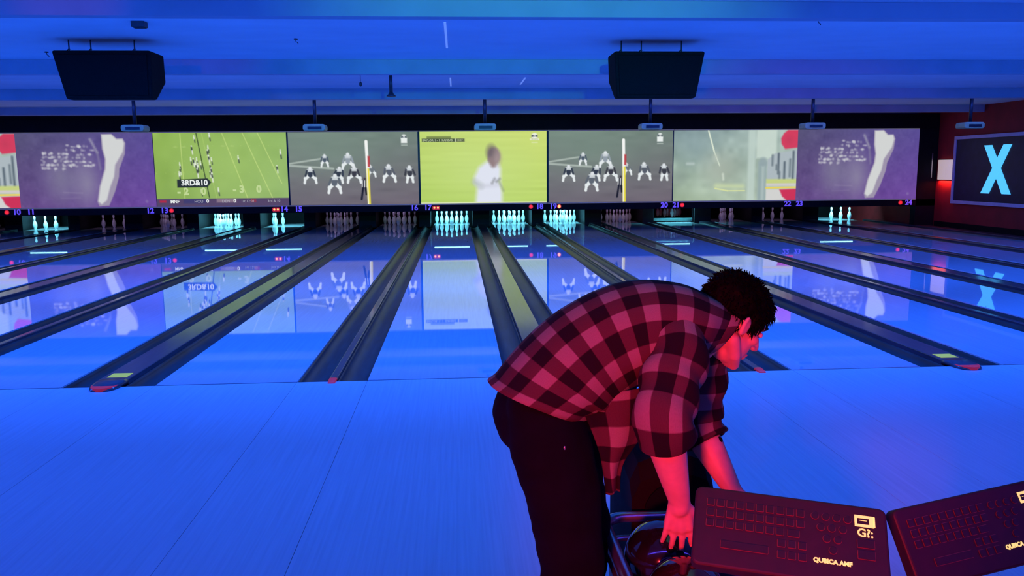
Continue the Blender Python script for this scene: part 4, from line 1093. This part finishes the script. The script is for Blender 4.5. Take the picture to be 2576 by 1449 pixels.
shirt = cl.build('shirt', M_PLAID, man); shirt['label'] = 'plaid flannel shirt with sleeves rolled to the elbow'
bm = bmesh.new(); tube(bm, [(0.915, -3.80, 0.795), (0.935, -3.81, 0.782), (0.962, -3.82, 0.770)], [0.010, 0.012, 0.010], 10); finish(bm, 'sleeve_tab', M_TROUS, man, smooth=True)

# trousers
bm = bmesh.new()
ellipsoid(bm, (0.420, -3.92, 0.905), (0.150, 0.178, 0.135), None, 24, 16)
for H, K, A in ((HIP_R, KN_R, AN_R), (HIP_L, KN_L, AN_L)):
    tube(bm, [H + Vector((-0.02, 0, 0)), H.lerp(K, 0.25) + Vector((-0.012, 0, 0)), H.lerp(K, 0.5), H.lerp(K, 0.78), K, K.lerp(A, 0.3), K.lerp(A, 0.7), A + Vector((0, 0, -0.02))], [0.104, 0.110, 0.106, 0.094, 0.086, 0.083, 0.078, 0.076], 22)
tr_me = remesh(bm, 0.008, 6)
tb = bmesh.new(); tb.from_mesh(tr_me)
for v in tb.verts: v.co += v.normal * (mnoise.noise(v.co * 9) * 0.007 + mnoise.noise(Vector((v.co.x * 8, v.co.y * 8, v.co.z * 26))) * 0.004)
tb.to_mesh(tr_me); tb.free()
tr_me.materials.clear(); tr_me.materials.append(M_TROUS)
tro = link(tr_me, 'trousers', man); tro['label'] = 'dark trousers'
bm = bmesh.new(); ellipsoid(bm, (0.448, -4.138, 0.872), (0.004, 0.003, 0.006)); finish(bm, 'rivet', M_CHROME, man, smooth=True)
# shoes
for A in (AN_R, AN_L):
    bm = bmesh.new()
    ellipsoid(bm, A + Vector((0.015, 0, -0.035)), (0.075, 0.044, 0.050)); ellipsoid(bm, A + Vector((0.115, 0, -0.055)), (0.085, 0.048, 0.032)); tube(bm, [A + Vector((-0.02, 0, -0.05)), A + Vector((0.15, 0, -0.06))], [0.042, 0.036], 14)
    me = remesh(bm, 0.006, 4)
    for v in me.vertices: v.co.z = max(v.co.z, 0.016)
    me.materials.clear(); me.materials.append(M_SHOE); so = link(me, 'shoe', man)
    bm = bmesh.new(); prism(bm, [(A.x - 0.065 + 0.27 * (0.5 - 0.5 * math.cos(t)) if False else A.x + 0.06 + 0.135 * math.cos(t), A.y + 0.047 * math.sin(t)) for t in [2 * PI * k / 24 for k in range(24)]], 0.001, 0.018, 'z'); finish(bm, 'sole', M_SOLE, so)
